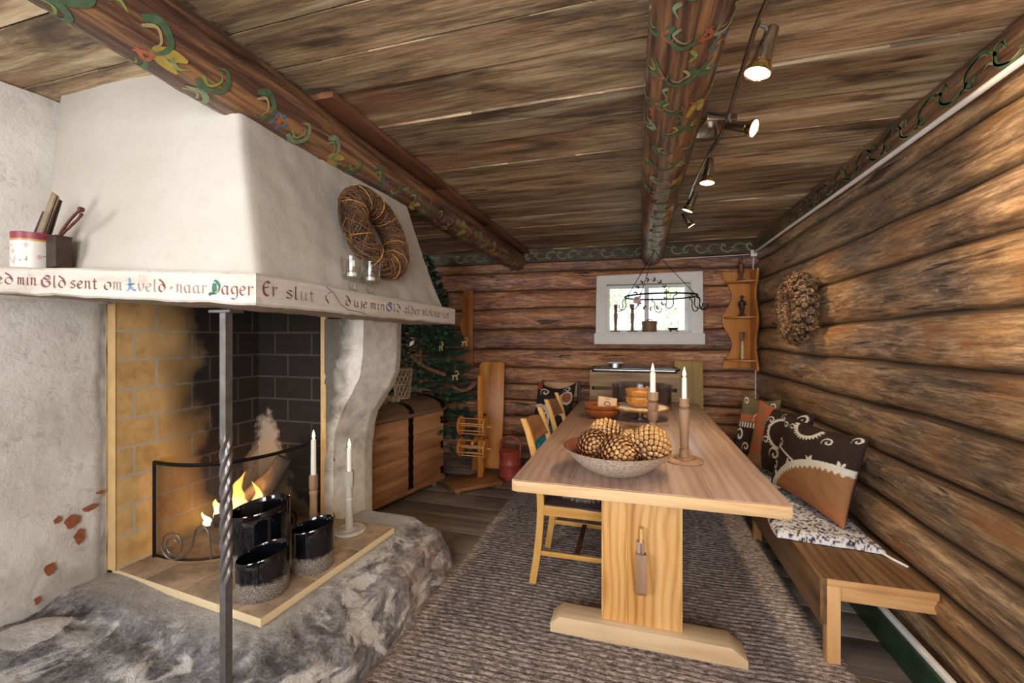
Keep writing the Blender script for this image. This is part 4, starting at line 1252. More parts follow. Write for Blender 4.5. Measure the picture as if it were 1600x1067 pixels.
# ------------------------------------------------------------ bowl of cones
def bowl():
    mb = MB()
    out = [(0, 0), (.085, 0), (.105, .006), (.15, .030), (.195, .068), (.222, .104), (.226, .110), (.220, .110), (.190, .076), (.145, .040), (.10, .018), (0, .014)]
    mb.lathe(out, 64, mi=[0] * 6 + [1] * 6)
    t = NT('stoneware'); n = t.noise(t.coords(), 90, 4, .65)
    c = t.ramp(n, [(0.35, srgb('8f7c6c')), (0.65, srgb('c4b5a4'))]); t.bump(n, .3, .003)
    t.done(c, .38, None, .5)
    inner = wood('bowl_inside', '4a2416', '7a4029', '9a5a3c', 'x', 2, 14, .35)
    o = mb.build('stoneware_bowl', [t.m, inner]); o.location = (-.08, 1.90, .770)
    tag(o, 'wide shallow greyish bowl holding large cones near the table end', 'bowl')
bowl()
def cone_mesh(seed, nsc=190, elong=1.12, dens=1.0):
    rnd = random.Random(seed); mb = MB()
    mb.lathe([(0, -.93 * elong)] + [(.86 * math.sin(PI * k / 12), -.93 * elong * math.cos(PI * k / 12)) for k in range(1, 12)] + [(0, .93 * elong)], 20, mi=1)
    ga = PI * (3 - 5 ** .5)
    for i in range(nsc):
        t = (i + .5) / nsc; cz = 1 - 2 * t; rr = math.sqrt(max(0, 1 - cz * cz)); th = i * ga
        nrm = Vector((rr * math.cos(th), rr * math.sin(th), cz)); p = Vector((nrm.x * .9, nrm.y * .9, nrm.z * .9 * elong))
        up = Vector((0, 0, 1)) - nrm * nrm.z
        if up.length < .05: up = Vector((1, 0, 0)) - nrm * nrm.x
        up.normalize(); rt = up.cross(nrm)
        s = .165 * (0.72 + .28 * rr) * rnd.uniform(.9, 1.1)
        lift = rnd.uniform(.07, .12)
        # a thick scale: tan apophysis facing out, dark lip and dark underside
        def v(a, b, c): return mb.bm.verts.new(p + rt * a * s + up * b * s + nrm * c)
        base = [v(-.85, -.7, -.04), v(.85, -.7, -.04)]
        l, r_, tip = v(-.98, .35, lift * .55), v(.98, .35, lift * .55), v(0, 1.25, lift * 1.25)
        ml, mr = v(-.62, .95, lift * .95), v(.62, .95, lift * .95)
        cen = v(0, .25, lift * 1.45)
        ring = [base[0], base[1], r_, mr, tip, ml, l]
        inn = [mb.bm.verts.new(q.co.lerp(cen.co, .24) + nrm * .012) for q in ring]
        for k in range(7):
            mb.face([ring[k], ring[(k + 1) % 7], inn[(k + 1) % 7], inn[k]], 1)
            mb.face([inn[k], inn[(k + 1) % 7], cen], 0)
        bl, br, bt, b1, b2 = v(-.9, .3, -.0), v(.9, .3, -.0), v(0, 1.15, lift * .4), v(-.55, .85, lift * .25), v(.55, .85, lift * .25)
        under = [bl, base[0], base[1], br, b2, bt, b1]
        top = [l, base[0], base[1], r_, mr, tip, ml]
        for k in (0, 2, 3, 4, 5, 6):
            mb.face([top[k], top[(k + 1) % 7], under[(k + 1) % 7], under[k]], 1)
        mb.face([bl, b1, bt, b2, br], 1)
    bmesh.ops.recalc_face_normals(mb.bm, faces=mb.bm.faces)
    return mb
t_ = NT('cone_scale'); g_ = t_.add('ShaderNodeNewGeometry'); n_ = t_.noise(t_.coords(), 4, 4, .6)
c_ = t_.ramp(n_, [(0.3, srgb('96683a')), (0.55, srgb('c79a5e')), (0.75, srgb('dfbd84'))])
h_ = t_.add('ShaderNodeHueSaturation'); t_.link(c_, h_.inputs['Color']); t_.link(t_.math('ADD', t_.math('MULTIPLY', g_.outputs['Random Per Island'], .35), .85), h_.inputs['Value'])
M_scale = t_.done(h_.outputs[0], .38, None, .5)
M_scaled = plain('cone_dark', '4a2416', .5, 0, .4, 5, .2)
for i, (x, y, z, r, rot, lab) in enumerate((
    (-.178, 1.900, .872, .074, (1.1, .4, .2), 'left cone in the stoneware bowl'),
    (-.075, 1.835, .862, .078, (1.3, -.7, 1.2), 'front cone lying lowest in the middle of the stoneware bowl'),
    (.055, 1.885, .892, .084, (1.0, .7, 2.2), 'largest cone, raised at the right rim of the stoneware bowl'),
    (-.128, 1.995, .905, .074, (1.2, .2, 4.0), 'upper left cone at the back of the stoneware bowl'),
    (-.025, 1.995, .872, .062, (1.5, .6, 3.1), 'small cone hidden behind the others in the stoneware bowl'))):
    o = cone_mesh(20 + i).raw('pine_cone', [M_scale, M_scaled], None, True, 20)
    o.location = (x, y, z); o.rotation_euler = rot; o.scale = (r, r, r)
    tag(o, lab, 'pine cone', 'cones in the stoneware bowl')

# ------------------------------------------------------------ things on the far half of the table
def table_far():
    # cake stand: tin foot, white plate with a wooden rim
    root = thing('cake_stand', 'white plate with wooden rim on a silver foot behind the cones', 'cake stand', (.03, 3.20, .77))
    mb = MB(); mb.lathe([(0, 0), (.075, 0), (.078, .006), (.03, .014), (.022, .03), (.03, .05), (.06, .066), (0, .066)], 32); mb.build('foot', M_tin, root)
    mb = MB(); mb.lathe([(0, .066), (.17, .068), (.196, .076), (.20, .086), (.196, .09), (.186, .088), (.182, .084), (0, .084)], 48, mi=[0] * 5 + [0, 1, 1]); mb.build('plate', [M_bowlwood, M_white], root)
    # two stacked bowls
    pr = [(0, 0), (.06, 0), (.085, .012), (.104, .04), (.108, .072), (.106, .076), (.102, .074), (.098, .045), (.08, .018), (0, .014)]
    for k, z in enumerate((.8555, .9050)):
        mb = MB(); mb.lathe(pr, 36)
        o = mb.build('wooden_bowl', M_bowlwood); o.location = (.035, 3.21, z)
        tag(o, 'yellow-brown wooden bowl, ' + ('lower one' if k == 0 else 'upper one') + ' of the two stacked on the white plate', 'bowl', 'stacked bowls on the white plate')
    pr2 = [(0, 0), (.07, 0), (.10, .012), (.125, .04), (.13, .06), (.128, .063), (.122, .060), (.115, .04), (.09, .02), (0, .016)]
    for k, z in enumerate((.770, .806)):
        mb = MB(); mb.lathe(pr2, 40)
        o = mb.build('wooden_bowl', M_redbowl); o.location = (-.235, 3.18, z)
        tag(o, 'reddish brown wooden bowl, ' + ('lower one' if k == 0 else 'upper one') + ' of the pair near the chair side of the table', 'bowl', 'red-brown bowls on the table')
    # block with a printed picture, leaning in the upper bowl
    mb = MB(); mb.box((0, 0, .045), (.135, .045, .09), bevel=.002)
    rnd = random.Random(2); f = lambda u, v: Vector((u, -.0232, .045 + v))
    comma(mb, f, [(-.025, -.012), (-.012, .01), (.01, .006), (.018, -.012), (-.002, -.018), (-.024, -.01)], .006, 1, 0)
    for k in range(9):
        a = k * .7; comma(mb, f, [(.004 + .012 * math.cos(a), .012 * math.sin(a)), (.03 * math.cos(a + .4), .022 * math.sin(a + .4))], .005, 1, 2)
    comma(mb, f, [(-.02, .03), (.0, .034), (.02, .031)], .003, 1, 0)
    o = mb.raw('printed_block', [plain('pale_wood_block', 'd9b48c', .6, 0, .08, 20, .1), plain('ink', '7a4a48', .7, 0, .1, 20, 0)], None, False)
    o.location = (-.205, 3.16, .828); o.rotation_euler = (R(-14), R(8), R(14)); tag(o, 'pale block printed with a dark picture, leaning in the red-brown bowl', 'block')
    # big glass dome
    mb = MB(); mb.lathe([(.235, 0), (.238, .05), (.237, .17), (.243, .188), (.238, .192), (.232, .186), (.232, .05), (.23, .008), (0, .006)], 56)
    o = mb.build('glass_bowl', glass('smoky_glass', (.80, .82, .86, 1))); o.location = (.045, 3.70, .772); tag(o, 'large clear glass bowl behind the wooden bowls on the table', 'bowl')
    # silver dish in front of the stand
    mb = MB(); mb.lathe([(0, 0), (.05, 0), (.075, .012), (.078, .018), (.073, .018), (.048, .006), (0, .006)], 32)
    o = mb.build('silver_dish', M_tin); o.location = (-.02, 2.78, .770); tag(o, 'small polished silver dish behind the heap of cones', 'dish')
table_far()

# ------------------------------------------------------------ chairs
def chair(loc, rz, label):
    """local: seat faces +x, back at x=0"""
    root = thing('dining_chair', label, 'chair', loc, rz, group='yellow birch dining chairs along the table')
    W = .44
    for s in (-1, 1):
        y = s * (W / 2 - .015)
        mb = MB(); pts = spline([(-.045, y, .002), (-.015, y, .20), (.0, y, .43), (-.02, y, .62), (-.065, y, .80), (-.10, y, .895)], 5)
        n = len(pts)
        for i in range(n - 1):
            a, b = pts[i], pts[i + 1]
        rings = []
        for i, p in enumerate(pts):
            w = .019 if p.z < .5 else lerp(.019, .013, (p.z - .5) / .4); d = .014
            rings.append([mb.bm.verts.new((p.x + dx * w, p.y + dy * d, p.z)) for dx, dy in ((-1, -1), (1, -1), (1, 1), (-1, 1))])
        for a, b in zip(rings[:-1], rings[1:]):
            for k in range(4): mb.face([a[k], a[(k + 1) % 4], b[(k + 1) % 4], b[k]])
        mb.face(rings[0][::-1]); mb.face(rings[-1])
        mb.build('back_post', M_birch, root, angle=30)
        mb = MB(); mb.bar((.40, y * .97, 0.001), (.385, y * .97, .43), .036, .030, (1, 0, 0), bevel=.003); mb.build('leg', M_birch, root)
        mb = MB(); mb.bar((.0, y, .405), (.385, y * .97, .405), .022, .055, bevel=.003)
        mb.build('seat_rail', M_birch_x, root)
        mb = MB(); mb.bar((-.018, y, .17), (.392, y * .97, .17), .016, .024, bevel=.003); mb.build('stretcher', M_birch_x, root)
    for xx in (.385, 0): mb = MB(); mb.box((xx, 0, .405), (.022, W - .05, .055), bevel=.003); mb.build('seat_rail', M_birch_x, root)
    mb = MB(); mb.box((.19, 0, .17), (.026, W - .05, .018), bevel=.002); mb.build('stretcher', M_dkwood, root)
    # curved top slat
    mb = MB()
    def sl(u, v, o=0):
        y = lerp(-W / 2 + .03, W / 2 - .03, u); b = -.028 * (1 - (2 * u - 1) ** 2)
        z = lerp(.735, .845, v) + .018 * (1 - (2 * u - 1) ** 2) * (1 if v > .5 else .2)
        return Vector((-.045 - .052 * v + b + o, y, z))
    A = mb.grid(12, 3, lambda u, v: sl(u, v, -.007)); B_ = mb.grid(12, 3, lambda u, v: sl(u, v, .007))
    for i in range(12):
        mb.face([A[i][0], A[i + 1][0], B_[i + 1][0], B_[i][0]]); mb.face([A[i][3], A[i + 1][3], B_[i + 1][3], B_[i][3]])
    for j in range(3):
        mb.face([A[0][j], A[0][j + 1], B_[0][j + 1], B_[0][j]]); mb.face([A[12][j], A[12][j + 1], B_[12][j + 1], B_[12][j]])
    mb.build('back_slat', M_walnut, root)
    mb = MB(); mb.box((-.005, 0, .56), (.012, W - .05, .045), bevel=.003); mb.build('back_slat', M_birch_y, root)
    mb = MB()
    mb.grid(16, 16, lambda u, v: Vector((lerp(.0, .40, u), lerp(-W / 2 + .008, W / 2 - .008, v), .436 + .028 * (1 - (2 * u - 1) ** 6) * (1 - (2 * v - 1) ** 6) + .003 * nz(u * 9, v * 9))))
    mb.box((.2, 0, .434), (.40, W - .016, .012)); mb.build('seat', M_leather, root)
    return root
M_birch_x = wood('yellow_birch_rail', 'a06c2e', 'c8964c', 'dcb06a', 'x', 1.2, 18, 0.38, 0.06, 0.2, 0.06)
M_birch_y = wood('yellow_birch_slat', 'a06c2e', 'c8964c', 'dcb06a', 'y', 1.2, 18, 0.38, 0.06, 0.2, 0.06)
M_leather = plain('dark_leather', '3a2c28', .45, 0, .15, 60, .2)
chair((-.495, 2.475, 0.012), 0, 'yellow wooden chair with brown back slat, nearest chair tucked under the table')
chair((-.52, 3.22, 0.012), 0, 'yellow wooden chair behind the nearest one, with a teal sheepskin on its seat')
def fur(name, label, cx, cy, cz, sx, sy, sz, col, seed, n=4200, L=.035, droop=.0):
    rnd = random.Random(seed); mb = MB()
    mb.lathe([(0, -1)] + [(math.sin(PI * k / 10), -math.cos(PI * k / 10)) for k in range(1, 10)] + [(0, 1)], 20, (0, 0, 0))
    for v in mb.bm.verts:
        v.co = Vector((v.co.x * sx, v.co.y * sy, v.co.z * sz))
    for i in range(n):
        t = rnd.uniform(-1, 1); a = rnd.uniform(0, 2 * PI); rr = math.sqrt(1 - t * t)
        nrm = Vector((rr * math.cos(a), rr * math.sin(a), t)); p = Vector((nrm.x * sx, nrm.y * sy, nrm.z * sz))
        d = (Vector((nrm.x / sx, nrm.y / sy, nrm.z / sz)).normalized() + Vector((rnd.gauss(0, .5), rnd.gauss(0, .5), rnd.gauss(-.2, .4)))).normalized() * L * rnd.uniform(.6, 1.2)
        w = d.cross(Vector((rnd.random(), rnd.random(), rnd.random()))).normalized() * .0022
        mb.face([mb.bm.verts.new(p + w), mb.bm.verts.new(p - w), mb.bm.verts.new(p + d)])
    t = NT(name + '_wool'); nn = t.noise(t.coords(), 60, 3)
    c = srgb(col); t.done(t.ramp(nn, [(0.3, tuple(x * .6 for x in c[:3]) + (1,)), (0.7, tuple(min(1, x * 1.4) for x in c[:3]) + (1,))]), .9, None, .15)
    o = mb.raw(name, t.m, None); o.location = (cx, cy, cz); return tag(o, label, 'sheepskin')
fur('sheepskin', 'grey sheepskin lying on the seat of the nearest chair', -.27, 2.475, .488, .17, .185, .022, '8a8078', 4, 3800, .026)
fur('sheepskin', 'teal sheepskin hanging over the back of the second chair seat', -.655, 3.16, .55, .085, .15, .12, '3a7f84', 5, 4200, .03)

# end chair by the back wall: plain panel back
root = thing('end_chair', 'wooden chair with panelled back against the back wall, holding a patterned cushion', 'chair', (-.76, 4.22, 0))
for s in (-1, 1):
    mb = MB(); mb.bar((s * .19, .20, .002), (s * .19, .25, .90), .032, .032, (0, 1, 0), bevel=.003); mb.build('back_post', M_dkwood, root)
    mb = MB(); mb.bar((s * .19, -.18, .002), (s * .19, -.18, .42), .032, .032, (0, 1, 0), bevel=.003); mb.build('leg', M_dkwood, root)
mb = MB(); mb.box((0, .238, .81), (.35, .018, .15), bevel=.004); mb.build('back_panel', M_bench_e, root)
mb = MB(); mb.box((0, 0, .435), (.42, .42, .03), bevel=.006); mb.build('seat', M_dkwood, root)

# ------------------------------------------------------------ cushions with suzani pattern
BR, TAN, CRM, ORG, OLV, RED = [srgb(c)[:3] for c in ('382a24', 'a3744c', 'e0d8c8', 'b8623f', '6e6246', 'b8503c')]
def curl(u, v, cx, cy, r, w=.36):
    dx, dy = u - cx, v - cy; d = math.hypot(dx, dy)
    if d > r: return False
    a = math.atan2(dy, dx) / (2 * PI) + .5
    ph = (d / r * 1.15 - a) % 1.0
    return ph < w
def pat_big(u, v):
    # arc-shaped tan field with a toothed cream border
    d = math.hypot((u - 0.92) * 1.0, (v + 0.42) * .93); a = math.atan2(v + .42, u - .92)
    th = 0.92; tooth = .035 * abs(((a * 16) % 1) * 2 - 1)
    if d < th - .05 + tooth: return lerp3(TAN, ORG, sstep(.35, .0, v) * .45)
    if d < th + .045 + (.05 if abs(((a * 3.3 + .3) % 1) - .5) < .1 else 0) * abs(math.sin(a * 40)) ** .5: return CRM
    d2 = math.hypot(u - .43, v - .98)
    if .145 < d2 < .175 + .04 * abs(((math.atan2(v - .98, u - .43) * 5) % 1) * 2 - 1) and v < .97 and u < .75: return CRM
    if .0 < (u - .05) < .5 and abs(v - (.56 - .25 * (u - .05))) < .012 and u < .42: return CRM
    for c in ((.10, .60, .07), (.08, .28, .07), (.72, .84, .06), (.95, .93, .05), (.22, .88, .05), (.1, .86, .05), (.06, .42, .05)):
        if curl(u, v, *c): return CRM
    return BR
def lerp3(a, b, t): return tuple(lerp(x, y, t) for x, y in zip(a, b))
def pat_strip(u, v):
    if u < .34 + .02 * abs(((v * 22) % 1) * 2 - 1):
        k = .5 + .5 * nz(u * 7, v * 5, 2) 
        return lerp3(ORG, lerp3(TAN, OLV, .4), sstep(.35, .65, k))
    for c in ((.42, .78, .07), (.42, .45, .06), (.9, .88, .09), (.62, .9, .06), (.6, .3, .1), (.8, .6, .09)):
        if curl(u, v, *c): return CRM
    d = math.hypot(u - .66, v - .62)
    if .2 < d < .23 + .03 * abs(((math.atan2(v - .62, u - .66) * 6) % 1) * 2 - 1): return CRM
    return BR
def pat_olive(u, v):
    for c in ((.15, .88, .08), (.85, .85, .08), (.12, .3, .12), (.3, .12, .08), (.5, .6, .09)):
        if curl(u, v, *c): return CRM
    if .52 < v < .66: return lerp3(TAN, RED, .4)
    if v < .52: return BR if v < .44 else (CRM if ((u * 14) % 1) < .6 else BR)
    return OLV
def pat_back(u, v):
    for c in ((.25, .75, .13), (.7, .3, .14), (.3, .3, .13), (.8, .85, .1)):
        if curl(u, v, *c, w=.42): return CRM
    d = math.hypot(u - .82, v - .62)
    if d < .13: return lerp3(TAN, RED, .5)
    if d < .17: return CRM
    if u < .14 and v > .8: return RED
    d = math.hypot(u - .1, v - .1)
    if .3 < d < .36: return CRM
    return lerp3(BR, (.05, .05, .05), .2)
def cushion(name, label, corners, thick, pat, mat, sag=0.0, N=110, group=None, cat='cushion', back=None):
    """corners: bottom-left, bottom-right, top-right, top-left as seen from its front"""
    BL, BRc, TR, TL = [Vector(c) for c in corners]
    nrm = (BRc - BL).cross(TL - BL).normalized()
    cen = (BL + BRc + TR + TL) / 4
    mb = MB(); cl = mb.bm.verts.layers.float_color.new('Col')
    def P(u, v, s):
        # pinched sides, pointed corners
        pu, pv = 2 * u - 1, 2 * v - 1
        k = 1 - .085 * (1 - pv * pv) * abs(pu) ** 2; k2 = 1 - .085 * (1 - pu * pu) * abs(pv) ** 2
        uu, vv = .5 + pu * k / 2, .5 + pv * k2 / 2
        p = BL.lerp(BRc, uu).lerp(TL.lerp(TR, uu), vv)
        h = ((1 - pu ** 2) * (1 - pv ** 2)) ** .42
        p = p + nrm * s * thick * .5 * h
        p.z -= sag * (1 - pu * pu) * sstep(.5, 1, v)
        w = .010 * nz(u * 3.2, v * 3.2, thick * 40 + s) + .004 * nz(u * 9, v * 9, 3)
        p += nrm * w * min(1, h * 1.6)
        return p - cen
    for s in (1, -1):
        V = mb.grid(N, N, lambda u, v: P(u, v, s), flip=(s < 0))
        for i in range(N + 1):
            for j in range(N + 1):
                c = pat(i / N, j / N) if (s > 0 or i in (0, N) or j in (0, N)) else (back or BR)
                V[i][j][cl] = (c[0], c[1], c[2], 1)
    bmesh.ops.remove_doubles(mb.bm, verts=[v for v in mb.bm.verts if v.is_boundary], dist=.0002)
    o = mb.raw(name, mat, None, True, 180); o.location = cen
    return tag(o, label, cat, group)
M_kilim = attrmat('kilim_wool', .9, .4, 220, .15, True, .35)
GC = 'suzani cushions on the corner bench'
cushion('cushion', 'largest brown cushion with cream toothed arc and tan corner, foremost on the bench', ((.83, 3.07, .425), (.99, 2.48, .40), (1.085, 2.45, .872), (.93, 3.10, .87)), .16, pat_big, M_kilim, .012, 150, GC)
cushion('cushion', 'cushion with an orange and tan stripe down its left side, behind the largest one', ((.79, 3.52, .42), (.98, 3.00, .42), (1.08, 3.08, .88), (.90, 3.60, .885)), .12, pat_strip, M_kilim, .02, 120, GC)
cushion('cushion', 'rearmost olive cushion with cream curls in the corner of the bench', ((.74, 3.79, .42), (1.04, 3.60, .42), (1.07, 3.70, .885), (.86, 3.92, .90)), .11, pat_olive, M_kilim, .02, 100, GC)
cushion('cushion', 'black, cream and red cushion on the chair at the back wall', ((-1.00, 4.12, .47), (-.60, 4.12, .47), (-.58, 4.36, .90), (-.98, 4.36, .90)), .14, pat_back, M_kilim, .06, 100)
# flat printed seat pad
def pat_floral(u, v):
    a = nz(u * 16, v * 34, 3) + .5 * nz(u * 40, v * 80, 5)
    b = nz(u * 24, v * 50, 9)
    if a > .12 and b > -.15: return srgb('37343f')[:3]
    if a < -.34: return srgb('6d5a4a')[:3]
    return srgb('d3d2d6')[:3]
def pad():
    mb = MB(); cl = mb.bm.verts.layers.float_color.new('Col'); NU, NV = 90, 220
    x0, x1, y0, y1 = .672, 1.10, 2.385, 3.9
    def f(u, v):
        e = min(u, 1 - u, v * 3, (1 - v) * 3); h = .034 * min(1, e * 12) ** .5
        return Vector((lerp(x0 + .10 * sstep(.03, .5, v) , x1, u), lerp(y0 - .05 * u, y1, v), .364 + h + .004 * nz(u * 5, v * 14)))
    V = mb.grid(NU, NV, f)
    for i in range(NU + 1):
        for j in range(NV + 1):
            c = pat_floral(i / NU, j / NV * 2); V[i][j][cl] = (*c, 1)
    mb.grid(1, 1, lambda u, v: Vector((lerp(x0 + .1, x1, u), lerp(y0, y1, v), .3635)))
    o = mb.raw('seat_pad', attrmat('printed_cotton', .85, .25, 200, .2, True, .2), None, True, 180)
    tag(o, 'thin seat pad with dark floral print on white along the bench', 'seat pad')
    mb = MB(); mb.tube(spline([(1.075, 2.34, .372), (1.095, 2.30, .366), (1.11, 2.27, .3645), (1.125, 2.235, .3645)], 4), .005, 5); mb.build('tie_string', M_white, o)
pad()

# ------------------------------------------------------------ bench
def bench():
    root = thing('corner_bench', 'long brown wooden wall bench with pale end wood along the log wall', 'bench', (0, 0, 0))
    mb = MB()
    mb.box((.845, 3.29, .346), (.175, 2.48, .026), bevel=.002); mb.box((1.035, 3.29, .346), (.198, 2.48, .026), bevel=.002)
    mb.box((.9, 4.40, .346), (.001, .001, .001))
    mb.build('seat_board', M_bench, root)
    mb = MB(); mb.box((.745, 3.29, .263), (.024, 2.49, .192), bevel=.002); mb.build('front_apron', M_bench, root)
    mb = MB(); mb.box((.945, 2.055, .342), (.375, .018, .03), bevel=.002); mb.build('end_board', M_bench_e, root)
    mb = MB(); mb.box((.96, 2.070, .300), (.34, .03, .062), bevel=.002); mb.build('end_rail', M_bench_e, root)
    for y in (2.069, 3.2, 4.10):
        mb = MB(); mb.box((.782, y, .165), (.05, .045, .330), bevel=.003); mb.build('leg', M_bench_z, root)
        mb = MB(); mb.box((1.045, y + .26, .265), (.10, .07, .130), bevel=.003); mb.build('support_block', M_bench_z, root)
bench()
root = thing('low_bench', 'low brown bench along the back wall below the window', 'bench', (.15, 4.33, 0))
mb = MB(); mb.box((0, 0, .345), (1.1, .36, .028), bevel=.003); mb.build('seat_board', M_bench, root)
for s in (-1, 1):
    mb = MB(); mb.box((s * .45, 0, .166), (.035, .32, .33), bevel=.003); mb.build('leg', M_bench_z, root)

# ------------------------------------------------------------ crate, tray, tin, leaning boards
def crate():
    root = thing('wooden_crate', 'weathered slatted wooden crate behind the table under the window', 'crate', (-.02, 4.33, .36))
    W, D, H = .82, .28, .68
    mb = MB()
    for s in (-1, 1):
        for i in range(4):
            mb = MB(); mb.box((0, s * D / 2, .075 + i * .172), (W, .014, .14), bevel=.002); mb.build('slat', M_crate, root)
        mb = MB(); mb.box((s * (W / 2 - .012), 0, H / 2), (.018, D - .02, H), bevel=.002); mb.build('end_board', M_crate, root)
    mb = MB(); mb.box((0, 0, .012), (W - .03, D - .02, .014)); mb.build('bottom', M_crate, root)
    mb = MB(); t = thing('metal_tray', 'flat silver metal tray lying on top of the crate', 'tray', (-.02, 4.33, 1.041))
    mb.prism([(-.41, -.11), (-.37, -.15), (.37, -.15), (.41, -.11), (.41, .11), (.37, .15), (-.37, .15), (-.41, .11)], .006); mb.build('tray_base', M_tin, t)
    mb = MB(); q = [(-.41, -.11), (-.37, -.15), (.37, -.15), (.41, -.11), (.41, .11), (.37, .15), (-.37, .15), (-.41, .11)]
    mb.tube([(x, y, .014) for x, y in q], .009, 8, True); mb.build('rim', M_tin, t)
    t = thing('round_tin', 'round silver tin with pale lid on the tray', 'tin', (-.19, 4.28, 1.048))
    mb = MB(); mb.lathe([(0, 0), (.065, 0), (.068, .003), (.068, .055), (0, .055)], 32); mb.build('body', M_tin, t)
    mb = MB(); mb.lathe([(0, .055), (.078, .055), (.082, .060), (.080, .070), (.06, .074), (0, .074)], 32); mb.build('lid', plain('pale_enamel', 'c9d3de', .3, 0, .05, 20, 0), t)
crate()
mb = MB(); M_ply = wood('pale_board', '8f7238', 'b8985a', 'cdb074', 'z', .8, 12, .5, .05, .3)
mb.box((0, 0, .38), (.26, .018, .76), bevel=.003)
o = mb.build('leaning_board', M_ply); o.location = (.50, 4.44, .362); o.rotation_euler = (R(-6), 0, 0)
tag(o, 'pale upright board leaning on the wall right of the crate', 'board')
mb = MB(); mb.prism([(-.13, 0), (.14, 0), (.155, .55), (.15, 1.08), (.12, 1.10), (-.09, 1.10), (-.125, 1.07), (-.11, .5)], .022, Matrix(((1, 0, 0, 0), (0, 0, -1, 0), (0, 1, 0, 0), (0, 0, 0, 1))), bevel=.004)
o = mb.build('leaning_board', M_orange); o.location = (-1.475, 4.17, .004); o.rotation_euler = (R(-9), 0, R(6))
tag(o, 'tall orange-brown board leaning on the back wall behind the yarn reel', 'board')
mb = MB(); mb.box((0, 0, .28), (.022, .18, .56), bevel=.003); o = mb.build('leaning_board', M_orange); o.location = (-1.53, 4.03, .004); o.rotation_euler = (0, R(4), R(60)); tag(o, 'short orange-brown board standing behind the post of the yarn reel', 'board')

# ------------------------------------------------------------ yarn reel
def reel():
    root = thing('yarn_reel', 'wooden yarn winder with two stacked spindle cages on a flat base', 'yarn reel', (-1.43, 3.64, 0), R(45))
    mb = MB(); mb.box((0, 0, .032), (.47, .30, .03), bevel=.004); mb.box((-.2, 0, .009), (.04, .28, .017)); mb.box((.2, 0, .009), (.04, .28, .017)); mb.build('base', M_turnred, root)
    mb = MB(); mb.box((.10, .06, .52), (.05, .028, .95), bevel=.004); mb.build('post', M_orange, root)
    for z in (.545, .345):
        cage = bpy.data.objects.new('cage', None); C.objects.link(cage); cage.parent = root
        cage.location = (.085, -.085, z); cage.rotation_euler = (0, 0, R(-45))
        for x in (-.245, .0):
            mb = MB()
            Mx = Matrix.Translation((x, 0, 0)) @ Matrix.Rotation(R(90), 4, 'Y')
            mb.lathe([(0, 0), (.085, 0), (.088, .003), (.088, .012), (.085, .015), (0, .015)], 32, M=Mx)
            mb.build('disc', M_orange, cage)
        for k in range(7):
            a = 2 * PI * k / 7; mb = MB()
            mb.tube([(-.235, .072 * math.cos(a), .072 * math.sin(a)), (.005, .072 * math.cos(a), .072 * math.sin(a))], .0045, 6); mb.build('rod', M_turn_x, cage)
        mb = MB(); mb.tube([(-.27, 0, 0), (.06, 0, 0)], .008, 8); mb.build('axle', M_turn_x, cage)
    # arm carrying the outer bearings
    mb = MB(); mb.bar((.08, .02, .445), (-.11, -.23, .445), .02, .022, bevel=.002); mb.build('arm', M_orange, root)
M_turnred = wood('reel_base', '5f3a20', '8d5f3a', 'ab7e52', 'x', 1.2, 14, .5, .05, .3)
M_turn_x = wood('turned_rod', 'a5733c', 'c8965a', 'dab27c', 'x', 1.6, 20, .5, .05)
reel()

# ------------------------------------------------------------ red bucket
def bucket():
    root = thing('lidded_bucket', 'red-brown painted wooden bucket with lid and bail handle', 'bucket', (-1.165, 3.95, .001))
    mb = MB(); mb.lathe([(0, 0), (.108, 0), (.112, .004), (.114, .03), (.108, .033), (.104, .10), (.106, .13), (.108, .135), (.104, .14), (.100, .21), (.103, .235), (.098, .24), (0, .24)], 40); mb.build('body', M_red, root)
    mb = MB(); mb.lathe([(0, .24), (.107, .24), (.109, .245), (.108, .262), (.09, .268), (.03, .270), (0, .270)], 40); mb.build('lid', M_red, root)
    for s in (-1, 1):
        mb = MB(); mb.prism([(-.018, .20), (.018, .20), (.016, .31), (.006, .325), (-.006, .325), (-.016, .31)], .012, Matrix.Translation((s * .104, 0, 0)) @ Matrix(((0, 0, 1, 0), (1, 0, 0, 0), (0, 1, 0, 0), (0, 0, 0, 1))), 0, -.006, bevel=.002); mb.build('lug', M_red, root)
    mb = MB(); mb.tube([(.104 * math.cos(a), 0, .30 + .10 * math.sin(a)) for a in [PI * k / 14 for k in range(15)]], .0085, 8); mb.build('handle', M_red, root)
bucket()

# ------------------------------------------------------------ wall bracket (towel horse) on the back wall
def bracket():
    root = thing('wall_rack', 'narrow carved wooden rack fixed to the back wall beside the Christmas tree', 'wall rack', BM @ Vector((-3.03, -.05, 0)), BA)
    mb = MB(); mb.box((.01, -.012, 1.46), (.11, .024, .86), bevel=.004); mb.build('back_board', M_dkorange, root)
    mb = MB(); P = [(0, 1.78), (.03, 1.80), (.06, 1.79), (.085, 1.74), (.08, 1.66), (.05, 1.62), (.075, 1.58), (.115, 1.52), (.11, 1.44), (.07, 1.36), (0, 1.32)]
    mb.prism([(-p[0], p[1]) for p in P], .022, Matrix(((.35, 0, 1, 0), (.94, 0, 0, -.022), (0, 1, 0, 0), (0, 0, 0, 1))), 0, -.011, bevel=.003)
    mb.build('carved_arm', M_dkorange, root)
M_dkorange = wood('dark_orange_wood', '6a3c1c', 'a2652f', 'bd7f44', 'z', 1, 14, .45, .05, .4)
bracket()

